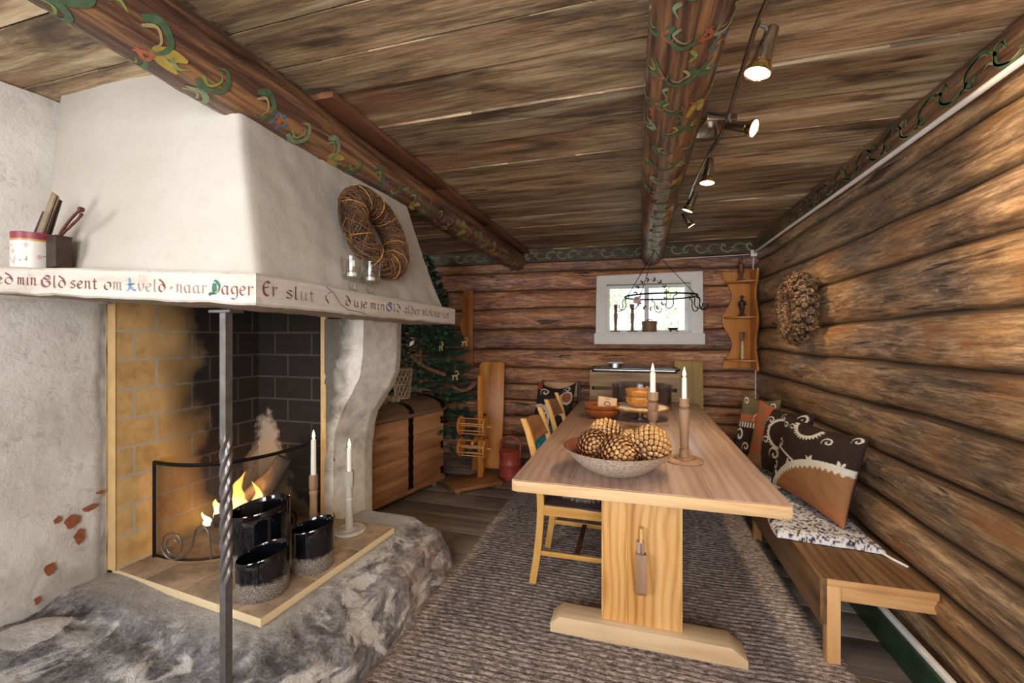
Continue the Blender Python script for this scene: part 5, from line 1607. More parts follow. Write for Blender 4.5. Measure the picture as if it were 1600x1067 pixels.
# ============================================================ RUG
def rug():
    mb = MB(); NX, NY = 90, 640
    x0, x1, y0, y1 = -1.02, .80, .35, 3.70
    P = .0285
    def f(u, v):
        x, y = lerp(x0, x1, u), lerp(y0, y1, v)
        # wavy rows, a buckle near the bench and the table foot
        w = .018 * nz(x * 1.3, y * 1.1, 1) + .006 * nz(x * 6, y * 3, 2)
        ph = (y + w) / P
        r = abs(math.sin(ph * PI)) ** .7
        z = .004 + .0065 * r + .0022 * nz(x * 60, y * 60, 5)
        z += .012 * sstep(.35, .75, x) * (0.5 + .5 * math.sin(y * 7 + x * 3)) * sstep(3.4, 2.6, y)
        ex = .018 * nz(y * 2.2, 4, u > .5) * abs(2 * u - 1) ** 4
        ex2 = (.10 * sstep(2.6, 1.4, y)) * sstep(.8, 1, u)
        return Vector((x + ex + ex2, y + .02 * nz(x * 2, 8, 1) * abs(2 * v - 1) ** 6, z if 0 < u < 1 and 0 < v < 1 else .001))
    mb.grid(NX, NY, f)
    t = NT('braided_jute'); v = t.coords('Object', (38, 130, 60)); n = t.noise(v, 1, 3, .65)
    n2 = t.noise(t.coords('Object', (1.2, 1.2, 1)), 1.6, 3, .6); n3 = t.noise(t.coords(), 320, 2, .7)
    f_ = t.math('ADD', t.math('MULTIPLY', n, .6), t.math('MULTIPLY', n3, .4))
    c = t.ramp(f_, [(.40, srgb('4c4340')), (.5, srgb('877a74')), (.60, srgb('bfb1a8'))])
    c = t.mix(t.ramp(n2, [(.35, 0.0), (.65, .35)]), c, srgb('7d655a'), 'MULTIPLY') if False else c
    t.bump(f_, .8, .006)
    t.done(c, .95, None, .1)
    o = mb.raw('braided_rug', t.m, None, True, 180); tag(o, 'large greyish brown ribbed rug under the table', 'rug')
rug()

# ============================================================ CHEST
def chest():
    A = Vector((-1.92, 2.73)); B_ = Vector((-1.71, 3.61)); ang = math.atan2(B_.y - A.y, B_.x - A.x)
    # local: x along the front, y towards the back (left), z up
    root = thing('dome_chest', 'old domed pine chest with black iron bands behind the fireplace', 'chest', (A.x, A.y, 0), ang)
    L = (B_ - A).length; D = .56; H = .695; z0 = .05
    mb = MB()
    zs = [z0, .205, .365, .53, H]
    for i in range(4):
        mb.box((L / 2, .016, (zs[i] + zs[i + 1]) / 2), (L, .03, zs[i + 1] - zs[i] - .002), bevel=.002)
        mb.box((L / 2, D - .016, (zs[i] + zs[i + 1]) / 2), (L, .03, zs[i + 1] - zs[i] - .002), bevel=.002)
        for x in (.015, L - .015): mb.box((x, D / 2, (zs[i] + zs[i + 1]) / 2), (.03, D - .066, zs[i + 1] - zs[i] - .002), bevel=.002)
    mb.build('body', M_chest, root)
    mb = MB(); mb.box((L / 2, .012, .068), (L + .02, .05, .035), bevel=.004); mb.build('plinth', M_chest, root)
    for x in (.08, L - .08):
        for y in (.05, D - .05):
            mb = MB(); mb.lathe([(0, 0), (.03, 0), (.036, .02), (.03, .05), (0, .05)], 20, (x, y, 0)); mb.build('foot', M_chesttop, root)
    # lid: faceted dome
    mb = MB()
    def lid(u, v):
        a = PI * v; y = D / 2 - (D / 2 + .012) * math.cos(a); z = H + .012 + .105 * math.sin(a) ** .8
        return Vector((lerp(-.012, L + .012, u), y, z))
    V = mb.grid(14, 16, lid)
    mb.face([V[0][j] for j in range(17)][::-1]); mb.face([V[14][j] for j in range(17)])
    mb.box((L / 2, -.006, H + .004), (L + .024, .018, .03), bevel=.003)
    mb.box((L / 2, D + .002, H + .004), (L + .024, .018, .03), bevel=.003)
    mb.build('lid', M_chesttop, root, angle=30)
    # scalloped iron bands
    for x in (.47,):
        mb = MB()
        path = [(-.003, z) for z in [z0 + .02 + k * (H - z0 - .03) / 22 for k in range(23)]]
        L1 = []; R1 = []
        for i, (y, z) in enumerate(path):
            w = .028 + .005 * math.sin(i * 2.1)
            L1.append(mb.bm.verts.new((x - w, y - .001, z))); R1.append(mb.bm.verts.new((x + w, y - .001, z)))
        for i in range(22): mb.face([L1[i], L1[i + 1], R1[i + 1], R1[i]])
        mb.build('iron_band', M_iron, root)
        mb = MB(); L1 = []; R1 = []
        for i in range(23):
            p = lid(.5, i / 22); y, z = p.y, p.z
            n = Vector((0, y - D / 2, (z - H) * 1.5 + .05)).normalized() * .003; w = .028 + .005 * math.sin(i * 2.1)
            L1.append(mb.bm.verts.new((x - w, y + n.y, z + n.z))); R1.append(mb.bm.verts.new((x + w, y + n.y, z + n.z)))
        for i in range(22): mb.face([L1[i], L1[i + 1], R1[i + 1], R1[i]])
        mb.build('lid_band', M_iron, root)
    for x in (.012, L - .012):
        for z in (.14, .37, .60, .74):
            mb = MB(); s = 1 if x < .3 else -1
            P = [(0, -.035), (s * .03, -.03), (s * .036, -.01), (s * .02, 0), (s * .042, .012), (s * .03, .032), (0, .035)]
            mb.prism([(x + p[0], z + p[1]) for p in P], .004, Matrix(((1, 0, 0, 0), (0, 0, -1, 0), (0, 1, 0, 0), (0, 0, 0, 1))), 0, .002 if z < .7 else .016)
            mb.build('corner_iron', M_iron, root)
    p0 = lid(.02, .0)
    mb = MB(); L1 = []; R1 = []
    for i in range(23):
        p = lid(.97, i / 22); n = Vector((0, p.y - D / 2, (p.z - H) * 1.5 + .05)).normalized() * .003
        L1.append(mb.bm.verts.new((L - .05, p.y + n.y, p.z + n.z))); R1.append(mb.bm.verts.new((L + .008, p.y + n.y, p.z + n.z)))
    for i in range(22): mb.face([L1[i], L1[i + 1], R1[i + 1], R1[i]])
    mb.build('lid_band', M_iron, root)
    return root, ang
chest()

# driftwood and lattice basket with branches on the chest
mb = MB()
mb.tube(spline([(-.13, 0, .03), (-.06, .01, .055), (.0, .0, .05), (.07, -.01, .035), (.12, -.02, .03)], 6), [.018 + .014 * abs(math.sin(i * .6)) for i in range(25)], 9)
mb.tube(spline([(-.12, 0, .03), (-.14, -.01, .0), (-.135, -.02, -.012)], 5), .014, 8)
mb.tube(spline([(.0, .0, .05), (.03, .03, .02), (.05, .05, .0)], 5), .013, 8)
o = mb.build('driftwood', plain('driftwood_grey', '9c8871', .85, 0, .3, 30, .5)); o.location = (-1.95, 3.03, .813); o.rotation_euler = (0, 0, R(75))
tag(o, 'gnarled piece of pale driftwood lying on the chest lid beside the white pillar', 'driftwood')
def basket():
    root = thing('lattice_basket', 'small round basket of crossed pale twigs holding bare branches, on the chest', 'basket', (-1.99, 3.36, .812))
    r0, r1, h = .062, .085, .26
    mb = MB(); n = 14
    for s in (1, -1):
        for k in range(n):
            a0 = 2 * PI * k / n; pts = []
            for i in range(7):
                t = i / 6; a = a0 + s * t * 1.35; r = lerp(r0, r1, t) + .002 * s
                pts.append((r * math.cos(a), r * math.sin(a), h * t + .004))
            mb.tube(pts, .0048, 5)
    for z, r in ((.008, r0), (h * .5, .074), (h, r1)):
        mb.tube([(r * math.cos(2 * PI * k / 24), r * math.sin(2 * PI * k / 24), z) for k in range(24)], .007, 6, True)
    mb.build('woven_wall', plain('pale_withy', 'a08a6c', .8, 0, .35, 40, .4), root)
    mb = MB(); mb.lathe([(0, .002), (r0, .002), (r0, .010), (0, .010)], 24); mb.build('bottom', M_dkwood, root)
    rnd = random.Random(8)
    for k in range(9):
        a = rnd.uniform(0, 6.28); b = .03 * rnd.random(); top = rnd.uniform(.32, .47); lx, ly = rnd.uniform(-.12, .1), rnd.uniform(-.1, .16)
        if k == 0: lx, ly, top = .04, .24, .43
        mb = MB(); pts = spline([(b * math.cos(a), b * math.sin(a), .015), (b * math.cos(a) + lx * .3, b * math.sin(a) + ly * .25, top * .5), (lx, ly, top)], 5)
        mb.tube(pts, [lerp(.005, .0015, i / (len(pts) - 1)) for i in range(len(pts))], 5)
        for q in (5, 7):
            p = pts[q]; mb.tube([p, p + Vector((rnd.uniform(-.06, .06), rnd.uniform(-.06, .06), rnd.uniform(.03, .09)))], [.0022, .001], 4)
        mb.build('branch', M_twig, root)
basket()
mb = MB(); mb.grid(8, 4, lambda u, v: Vector((.05 * u - .025, .012 * math.sin(u * 6 + v), .035 * v + .02 * u + .006 * math.sin(v * 6))))
o = mb.build('paper_bow', M_white); o.location = (-1.955, 3.46, 1.275); tag(o, 'small white paper bow among the branches in the basket', 'bow')

# ============================================================ CHRISTMAS TREE
def tree():
    cx, cy, H, Rb = -2.12, 3.93, 2.22, .64
    root = thing('christmas_tree', 'dark green bushy Christmas tree in the far left corner behind the chest', 'tree', (cx, cy, 0))
    mb = MB(); mb.tube([(0, 0, .002), (.01, 0, 1.0), (0, 0, H - .1)], [.035, .022, .006], 10); mb.build('trunk', M_twig, root)
    mb = MB(); rnd = random.Random(14); lv = 0
    br = MB()
    nb = 190
    def needles(p, q, cnt, ln):
        d = (q - p); L = d.length; d.normalize()
        for i in range(cnt):
            t = rnd.random(); c = p.lerp(q, t)
            r = Vector((rnd.gauss(0, 1), rnd.gauss(0, 1), rnd.gauss(0, .8)))
            r = (r - d * r.dot(d))
            if r.length < .01: continue
            r.normalize(); e = (r * .8 + d * .75).normalized() * ln * rnd.uniform(.7, 1.2)
            w = e.cross(r).normalized() * .0032
            if w.length < .001: w = Vector((.002, 0, 0))
            mb.face([mb.bm.verts.new(c - w), mb.bm.verts.new(c + w), mb.bm.verts.new(c + e)], 0 if rnd.random() < .7 else 1)
    for k in range(nb):
        t = k / nb; z = lerp(.30, H - .06, t ** .9); a = k * 2.39996 + rnd.uniform(-.3, .3)
        L = Rb * (1 - t) ** .8 * rnd.uniform(.8, 1.08) + .05
        d = Vector((math.cos(a), math.sin(a), lerp(-.12, .5, t) + rnd.uniform(-.1, .1)))
        p0 = Vector((0, 0, z)); 
        # stay clear of the back wall and the chest in front
        if d.y > 0: L = min(L, .40 / max(.05, d.y))
        if d.y < -.1 and z < 1.05: L = min(L, .33 / -d.y)
        p1 = p0 + d * L * .6; p2 = p0 + d * L + Vector((0, 0, .05 * L))
        br.tube([p0, p1, p2], [.008 * (1 - t) + .003, .004, .0015], 4)
        needles(p0.lerp(p1, .3), p1, 60, .042); needles(p1, p2, 110, .040)
        nt = 6 if L > .25 else 3
        for j in range(nt):
            q = .3 + .65 * (j + .5) / nt; b = p0.lerp(p2, q); s = 1 if j % 2 else -1
            sd = Vector((-d.y, d.x, 0)) * s
            e = b + (sd * .7 + d * .7 + Vector((0, 0, rnd.uniform(-.15, .2)))).normalized() * L * .36 * (1.15 - q * .6)
            br.tube([b, e], [.003, .001], 3); needles(b, e, 95, .040)
    mb.raw('foliage', [plain('fir_green', '2c4736', .6, 0, .45, 12, 0), plain('fir_green_light', '456650', .6, 0, .3, 12, 0)], root, False)
    br.build('branches', M_twig, root)
    return cx, cy
tree()
def straw_goat(loc, rz, label, s=1.0):
    mb = MB(); m = .004
    mb.tube([(-.02, 0, .03), (.022, 0, .032)], .007, 6)
    for x in (-.018, -.012, .012, .019): mb.tube([(x, .002, .03), (x * 1.25, .002, -.008)], .0028, 5)
    mb.tube([(.02, 0, .032), (.03, 0, .055), (.045, 0, .05)], [.005, .005, .003], 6)
    mb.tube(spline([(.03, .002, .056), (.022, .004, .078), (.004, .005, .07)], 4), .0022, 5)
    mb.tube(spline([(.03, -.002, .056), (.02, -.004, .074), (.006, -.005, .064)], 4), .0022, 5)
    mb.tube(spline([(0, 0, .034), (.001, 0, .09), (0, .0, .13)], 3), .0008, 4)
    mb.tube([(-.02, 0, .033), (-.03, 0, .038)], .003, 5)
    o = mb.build('straw_ornament', plain('straw', 'c9b078', .7, 0, .15, 60, .1) if 'straw' not in bpy.data.materials else bpy.data.materials['straw']); o.location = loc; o.rotation_euler = (0, 0, rz); o.scale = (s, s, s)
    return tag(o, label, 'ornament', 'straw ornaments on the Christmas tree')
straw_goat((-1.60, 3.62, .97), R(20), 'straw ornament hanging lowest on the Christmas tree, above the yarn reel')
straw_goat((-1.73, 3.60, 1.24), R(80), 'straw ornament at mid height of the Christmas tree, left of the branch-tip one')
straw_goat((-1.56, 3.75, 1.28), R(10), 'straw ornament near the right-hand branch tip of the Christmas tree')
straw_goat((-1.95, 3.72, 2.02), R(60), 'straw ornament high on the Christmas tree just right of the hood', .9)
def garland(pts, label, nm):
    pts = spline(pts, 8); rnd = random.Random(len(pts)); mb = MB()
    mb.tube(pts, .0015, 4); acc = 0
    for i in range(0, len(pts), 1):
        c = pts[i]; r = .015
        for k in range(18):
            z = 1 - 2 * (k + .5) / 18; q = math.sqrt(1 - z * z); a = k * 2.4
            n = Vector((q * math.cos(a), q * math.sin(a), z)); s = n.orthogonal().normalized() * .007; b = n.cross(s)
            p = c + n * r * .7
            mb.face([mb.bm.verts.new(p - s), mb.bm.verts.new(p + b), mb.bm.verts.new(p + s), mb.bm.verts.new(p + n * .010 - b * .3)])
    o = mb.build('cone_garland', M_conebrown); return tag(o, label, 'garland', 'cone garlands on the Christmas tree')
M_conebrown = plain('small_cone_brown', '8a6448', .75, 0, .4, 50, .3)
garland([(-1.93, 3.42, 1.19), (-1.83, 3.42, 1.11), (-1.74, 3.46, 1.06), (-1.66, 3.52, 1.02)], 'string of small brown cones sloping down the middle of the Christmas tree', 'a')
garland([(-1.60, 3.60, .90), (-1.55, 3.62, .87), (-1.49, 3.68, .88), (-1.45, 3.74, .93)], 'short string of small brown cones low on the Christmas tree above the yarn reel', 'b')

# ============================================================ WREATHS
def twig_wreath():
    # hangs on the leaning right side of the hood
    tilt = R(12)
    root = thing('twig_wreath', 'thick wreath of thin brown twigs hanging on the hood', 'wreath', (-1.085, 1.615, 1.802), 0, rot=(0, -tilt, 0))
    Rr, r = .142, .056; rnd = random.Random(7)
    def T(a, b, k=1.0):  # ring in the local y-z plane
        q = Rr + r * k * math.cos(b)
        y, z = q * math.cos(a), q * math.sin(a); c, s_ = math.cos(R(-38)), math.sin(R(-38))
        e, g = (y * c + z * s_) * 1.10, (-y * s_ + z * c) * .88     # a slightly oval wreath
        return Vector((r * k * .95 * math.sin(b), e * c - g * s_, e * s_ + g * c))
    mb = MB(); mb.grid(48, 14, lambda u, v: T(u * 2 * PI, v * 2 * PI, .86), wrapu=True); mb.build('core', M_twigd, root)
    mb = MB()
    for i in range(900):
        a0 = rnd.uniform(0, 2 * PI); b0 = rnd.uniform(0, 2 * PI); da = rnd.uniform(.25, .9); db = rnd.uniform(1.0, 3.2) * rnd.choice((1, 1, -1)); k0 = rnd.uniform(.88, 1.06)
        pts = [T(a0 + da * j / 9, b0 + db * j / 9, k0 + .03 * math.sin(j + i)) for j in range(10)]
        if rnd.random() < .3: pts[-1] = pts[-1] + (pts[-1] - pts[-2]) * .8 + Vector((0, rnd.uniform(-.01, .01), rnd.uniform(-.01, .01)))
        mb.tube(pts, rnd.uniform(.0010, .0020), 3, cap=False, mi=0 if rnd.random() < .55 else 1)
    mb.raw('twigs', [M_twigm, M_twig], root, True)
    for i in range(9):
        mb = MB(); a0 = i * .7; pts = [T(a0 + .22 * j / 16 * (1 if i % 2 else -1), 2 * PI * j / 16, 1.07) for j in range(14)]
        mb.tube(pts, .0022, 5); mb.build('binding', M_twig_l, root)
M_twigd = plain('twig_core', '2c1d14', .9, 0, .3, 60, .4); M_twigm = plain('twig_mid', '5a3f29', .8, 0, .4, 50, .3)
twig_wreath()
def cone_wreath():
    root = thing('cone_wreath', 'wreath of small brown pine cones hanging on the right log wall', 'wreath', (1.035, 3.27, 1.548))
    Rr, r = .168, .068; rnd = random.Random(9)
    def T(a, b, k=1.0):
        q = Rr + r * k * math.cos(b); return Vector((-r * k * .9 * math.sin(b), q * math.cos(a), q * math.sin(a)))
    mb = MB(); mb.grid(40, 12, lambda u, v: T(u * 2 * PI, v * 2 * PI, .75), wrapu=True); mb.build('core', M_twigd, root)
    mb = MB()
    for i in range(24):
        for j in range(9):
            a = (i + .5 * (j % 2)) / 24 * 2 * PI + rnd.uniform(-.04, .04); b = -.6 + (PI + 1.2) * j / 8
            c = T(a, b, .98); n = (c - T(a, b, .3)).normalized(); s0 = n.orthogonal().normalized(); t0 = n.cross(s0)
            R0 = .021 * rnd.uniform(.85, 1.15)
            for lay in range(4):
                m = (8, 7, 6, 4)[lay]; rr = R0 * (1.05, .85, .6, .3)[lay]; hh = R0 * (.0, .35, .65, .9)[lay]
                for k in range(m):
                    g = 2 * PI * k / m + lay * .5; dv = s0 * math.cos(g) + t0 * math.sin(g); sv = n.cross(dv)
                    p = c + n * hh
                    w = R0 * .36
                    mb.face([mb.bm.verts.new(p + dv * rr * .3 - n * .003), mb.bm.verts.new(p + dv * rr * .8 - sv * w), mb.bm.verts.new(p + dv * rr * 1.1 + n * .002), mb.bm.verts.new(p + dv * rr * .8 + sv * w)], 0 if rnd.random() < .7 else 1)
    mb.raw('cones', [plain('cone_wreath_brown', '6d5038', .75, 0, .4, 40, .2), plain('cone_wreath_light', 'a38461', .7, 0, .3, 40, .2)], root, False)
cone_wreath()

# ============================================================ ON THE MANTEL
def mantel_things():
    pr = [(0, 0), (.018, 0), (.020, .003), (.008, .006), (.016, .016), (.018, .024), (.013, .034), (.010, .038), (.032, .043), (.038, .05), (.0395, .09), (.043, .125), (.0425, .126), (.0375, .09), (.035, .053), (0, .046)]
    for k, (y, h, lab) in enumerate(((1.375, 1.5275, 'clear glass candle cup on a ball foot, left of the two on the mantel'), (1.49, 1.5265, 'clear glass candle cup on a ball foot, right of the two on the mantel'))):
        mb = MB(); mb.lathe(pr, 32); o = mb.build('glass_candle_cup', M_glass2); o.location = (-1.028, y, h); tag(o, lab, 'candle holder', 'glass candle cups on the mantel')
        mb = MB(); mb.lathe([(0, 0), (.018, 0), (.019, .014), (.017, .015), (0, .013)], 20); o = mb.build('tealight', M_wax); o.location = (-1.028, y, h + .0535)
        tag(o, 'white tealight inside the ' + ('nearer' if k == 0 else 'farther') + ' glass cup on the mantel', 'tealight', 'tealights in the glass cups')
    # floral tin
    mb = MB(); cl = mb.bm.verts.layers.float_color.new('Col'); N, Mz = 120, 70; r, h = .056, .118
    rnd = random.Random(3); fl = [(rnd.uniform(0, 1), rnd.uniform(.06, .68), rnd.random()) for _ in range(34)]
    V = mb.grid(N, Mz, lambda u, v: Vector((r * math.cos(2 * PI * u), r * math.sin(2 * PI * u), h * v)), wrapu=True)
    for i in range(N):
        for j in range(Mz + 1):
            u, v = i / N, j / Mz; c = srgb('dfdcd2')[:3]
            if v > .80: c = srgb('8e3a4c')[:3]
            elif v > .755: c = srgb('c49a4a')[:3]
            else:
                for (a, b, q) in fl:
                    du = min(abs(u - a), 1 - abs(u - a)) * 3.0; dv = v - b; d = math.hypot(du, dv)
                    an = math.atan2(dv, du)
                    if q < .4 and d < .05 * (1 + .35 * math.cos(an * 5)): c = srgb('d3a9ac' if d > .015 else 'c9b98a')[:3]
                    elif q >= .4 and abs(dv * math.cos(q * 9) - du * math.sin(q * 9)) < .012 and d < .06: c = srgb('6f9183')[:3]
            V[i][j][cl] = (*c, 1)
    ring = [V[i][0] for i in range(N)]; mb.face(ring[::-1])
    for k in (.92,):
        t2 = [mb.bm.verts.new((r * k * math.cos(2 * PI * i / N), r * k * math.sin(2 * PI * i / N), h)) for i in range(N)]
        b2 = [mb.bm.verts.new((r * k * math.cos(2 * PI * i / N), r * k * math.sin(2 * PI * i / N), .02)) for i in range(N)]
        for v in t2 + b2: v[cl] = (.18, .03, .05, 1)
        for i in range(N):
            mb.face([V[i][Mz], V[(i + 1) % N][Mz], t2[(i + 1) % N], t2[i]]); mb.face([t2[i], t2[(i + 1) % N], b2[(i + 1) % N], b2[i]])
        mb.face(b2)
    o = mb.raw('floral_tin', attrmat('tin_print', .35, 0, 50, .5, False, .04), None, True, 40); o.location = (-1.957, .935, 1.5815); o.rotation_euler = (0, 0, 1)
    tag(o, 'round tin with rose pattern and dark red rim at the left end of the mantel', 'tin')
    # dark slats (fans) standing in the tin
    for k, (dx, dy, lean, m, w, L, lab) in enumerate(((.0, .0, R(30), M_twslat, .030, .26, 'pale wooden stick leaning out of the floral tin'), (.014, .012, R(27), M_dkslat, .022, .24, 'dark wooden stick leaning out of the floral tin, right of the pale one'), (-.03, .0, R(33), M_dkslat, .018, .20, 'short dark stick leaning out of the floral tin at the picture edge'))):
        mb = MB(); mb.box((0, 0, L / 2), (w, .007, L), None, 0, .001, taper=.75); mb.box((0, .009, L / 2), (w * .8, .005, L * .97), None, 0, .001, taper=.75)
        o = mb.build('wooden_stick', m); o.location = (-1.957 + dx - .03, .935 + dy, 1.605); o.rotation_euler = (0, lean, 0); tag(o, lab, 'stick', 'sticks in the floral tin')
    # tall narrow dark box with a rusty pair of snuffers in it
    mb = MB()
    for (c, s) in (((0, -.019, .055), (.05, .004, .11)), ((0, .019, .055), (.05, .004, .11)), ((-.023, 0, .055), (.004, .034, .11)), ((.023, 0, .055), (.004, .034, .11)), ((0, 0, .002), (.05, .042, .004))):
        mb.box(c, s)
    mb.tube([(-.026, -.022, .108), (.026, -.022, .108), (.026, .022, .108), (-.026, .022, .108)], .002, 5, True)
    o = mb.build('narrow_box', plain('dark_box', '3d2c20', .5, .2, .3, 30, .2)); o.location = (-1.872, .955, 1.583); tag(o, 'narrow dark upright box beside the floral tin on the mantel', 'box')
    root = thing('iron_tongs', 'rusty brown iron tongs sticking out of the narrow box on the mantel', 'tongs', (-1.885, .955, 1.60))
    M_rust = plain('rusty_iron', '5a2f20', .6, .3, .35, 60, .3)
    for s in (0, 1):
        mb = MB(); pts = spline([(.0, .004 * s, .0), (.012, .004 * s, .09), (.055 + .004 * s, .004 * s, .135 - .012 * s), (.10, .004 * s, .165 - .018 * s), (.118, .004 * s, .172 - .01 * s)], 5)
        mb.tube(pts, [.0045] * (len(pts) - 3) + [.0055] * 3, 6); mb.build('arm', M_rust, root)
    mb = MB(); mb.lathe([(0, -.006), (.008, -.006), (.009, 0), (.008, .006), (0, .006)], 12, (.122, 0, .175), Matrix.Rotation(R(90), 4, 'X')); mb.build('pivot', M_rust, root)
M_twslat = plain('pale_slat', '8d7a63', .7, 0, .25, 40, .3); M_dkslat = plain('dark_slat', '3a2a20', .6, 0, .3, 40, .3)
M_glass2 = glass('cup_glass', (.96, .97, .96, 1))
mantel_things()

# ============================================================ CORNER SHELF
def corner_shelf():
    root = thing('corner_shelf', 'orange pine corner shelf with scalloped sides and three small shelves', 'shelf', BM @ Vector((-.115, -.05, 0)), BA)
    # local: x to the left is negative, y negative is into the room, corner at origin
    z0, z1 = 1.045, 2.0
    def wave(t):  # half width of the panel at height fraction t
        return .235 + .045 * math.cos(t * 2 * PI * 2 + .0) - .01
    n = 60
    for side in (0, 1):
        P = [(0, z0 + .02)] + [(wave(i / n), lerp(z0, z1, i / n)) for i in range(n + 1)] + [(.06, z1 - .01), (0, z1 + .03)]
        if side == 0:
            mb = MB(); mb.prism([(-p[0], p[1]) for p in P], .018, Matrix(((1, 0, 0, 0), (0, 0, -1, 0), (0, 1, 0, 0), (0, 0, 0, 1))), bevel=.002)
        else:
            mb = MB(); mb.prism([(-p[0] * .8, p[1]) for p in P], .018, Matrix(((0, 0, -1, 0), (1, 0, 0, 0), (0, 1, 0, 0), (0, 0, 0, 1))), bevel=.002)
        mb.build('side_panel', M_orange, root)
    for z in (1.145, 1.555, 1.895):
        mb = MB(); P = [(-.018, -.018)] + [(-.018 - .235 * math.sin(a), -.018 - .19 * math.cos(a)) for a in [PI / 2 * k / 14 for k in range(15)]]
        mb.prism(P, .016, None, 0, z - .016, bevel=.002); mb.build('shelf_board', M_orange_x, root)
    # things standing on it
    def P3(x, y, z): return BM @ Vector((-.115 + x, -.05 + y, z))
    M_carv = plain('dark_carving', '3a2519', .5, 0, .4, 30, .4); M_carv2 = plain('brown_carving', '6a452c', .5, 0, .4, 30, .4)
    def figure(loc, h, label, m, arms=True):
        mb = MB(); k = h / .21
        mb.lathe([(0, 0), (.038 * k, 0), (.042 * k, .006 * k), (.036 * k, .016 * k), (.012 * k, .02 * k), (0, .02 * k)], 18)
        for s in (-1, 1):
            mb.tube([(s * .012 * k, 0, .016 * k), (s * .011 * k, 0, .05 * k), (s * .010 * k, 0, .09 * k)], [.010 * k, .009 * k, .012 * k], 8)
            mb.tube([(s * .013 * k, -.008 * k, .020 * k), (s * .013 * k, -.016 * k, .019 * k)], .008 * k, 6)
            if arms: mb.tube(spline([(s * .022 * k, 0, .150 * k), (s * .030 * k, -.002 * k, .118 * k), (s * .014 * k, -.020 * k, .108 * k)], 4), [.009 * k] * 5 + [.007 * k] * 4, 7)
        mb.lathe([(.014 * k, .07 * k), (.026 * k, .075 * k), (.024 * k, .10 * k), (.021 * k, .12 * k), (.026 * k, .148 * k), (.018 * k, .16 * k), (.008 * k, .165 * k), (.008 * k, .17 * k)], 16)
        mb.lathe([(0, .166 * k), (.010 * k, .170 * k), (.0145 * k, .184 * k), (.012 * k, .197 * k), (.005 * k, .205 * k), (0, .206 * k)], 14)
        mb.lathe([(.0165 * k, .192 * k), (.0165 * k, .195 * k), (.012 * k, .205 * k), (0, .212 * k)], 14)
        mb.tube([(0, -.012 * k, .183 * k), (0, -.018 * k, .179 * k)], .0028 * k, 5)
        o = mb.build('carved_figure', m); o.location = loc; o.rotation_euler = (0, 0, R(-20)); return tag(o, label, 'figurine', 'carved figures on the corner shelf')
    figure(P3(-.11, -.09, 1.555), .205, 'dark carved wooden figure of a standing man on the middle corner shelf board', M_carv)
    figure(P3(-.12, -.10, 1.895), .225, 'brown carved wooden figure on the topmost corner shelf board', M_carv2, False)
    r2 = thing('bone_brush', 'small pale-handled flat brush standing on the lowest corner shelf board', 'brush', P3(-.11, -.10, 1.1465))
    mb = MB(); mb.lathe([(0, 0), (.012, 0), (.015, .02), (.012, .06), (.014, .10), (.009, .15), (.009, .175), (0, .175)], 14); mb.build('handle', plain('bone', 'd3c08c', .5, 0, .15, 30, .1), r2)
    mb = MB(); mb.box((0, 0, .225), (.042, .012, .075), bevel=.002); mb.box((0, 0, .182), (.036, .014, .02)); mb.build('bristles', M_carv2, r2)
M_orange_x = wood('orange_pine_shelf', '9c5a22', 'b97636', 'd8964c', 'x', 1.0, 14, 0.42, 0.1, 0.7, 0.08)
corner_shelf()

# ============================================================ WINDOW SILL THINGS
def sill():
    def P3(u, y=-.01): return BM @ Vector((-(1.2 - u), y, 1.4125))
    GS = 'turned candlesticks on the window sill'
    pr = [(0, 0), (.052, 0), (.055, .005), (.05, .010), (.02, .014), (.017, .02), (.013, .06), (.019, .14), (.021, .19), (.012, .205), (.02, .212), (.013, .222), (.018, .24), (.020, .29), (0, .292)]
    for x, lab in ((-.205, 'turned wooden candlestick at the left end of the window sill'), (-.035, 'turned wooden candlestick second from the left on the window sill')):
        mb = MB(); mb.lathe(pr, 22); o = mb.build('candlestick', M_turn); o.location = P3(x); tag(o, lab, 'candlestick', GS)
    root = thing('bentwood_box', 'small round brown wooden box with lid in the middle of the window sill', 'box', P3(.135))
    mb = MB(); mb.lathe([(0, 0), (.072, 0), (.074, .004), (.073, .075), (0, .075)], 32); mb.build('body', M_bandbox, root)
    mb = MB(); mb.lathe([(0, .075), (.077, .075), (.078, .080), (.077, .108), (.070, .112), (0, .112)], 32); mb.build('lid', M_bandbox, root)
    mb = MB(); mb.tube(spline([(-.03, 0, .112), (-.015, 0, .126), (.015, 0, .126), (.03, 0, .112)], 4), .005, 6); mb.build('knob', M_bandbox, root)
    root = thing('glass_lantern', 'round clear glass lantern on black iron stand, rightmost on the window sill', 'lantern', P3(.365))
    mb = MB(); mb.lathe([(.0, .045), (.03, .047), (.065, .075), (.078, .115), (.070, .155), (.05, .185), (.04, .215), (.043, .24)], 32); mb.build('globe', M_glass2, root)
    mb = MB(); mb.lathe([(0, .02), (.04, .02), (.055, .038), (.052, .042), (0, .042)], 24); mb.build('dish', M_iron, root)
    for k in range(3):
        a = k * 2.094; mb = MB(); mb.tube([(.035 * math.cos(a), .035 * math.sin(a), .022), (.05 * math.cos(a), .05 * math.sin(a), .001)], .005, 6); mb.build('leg', M_iron, root)
M_bandbox = wood('bandbox_wood', '4a3022', '7a543c', '9a7252', 'x', 2, 14, .5)
sill()

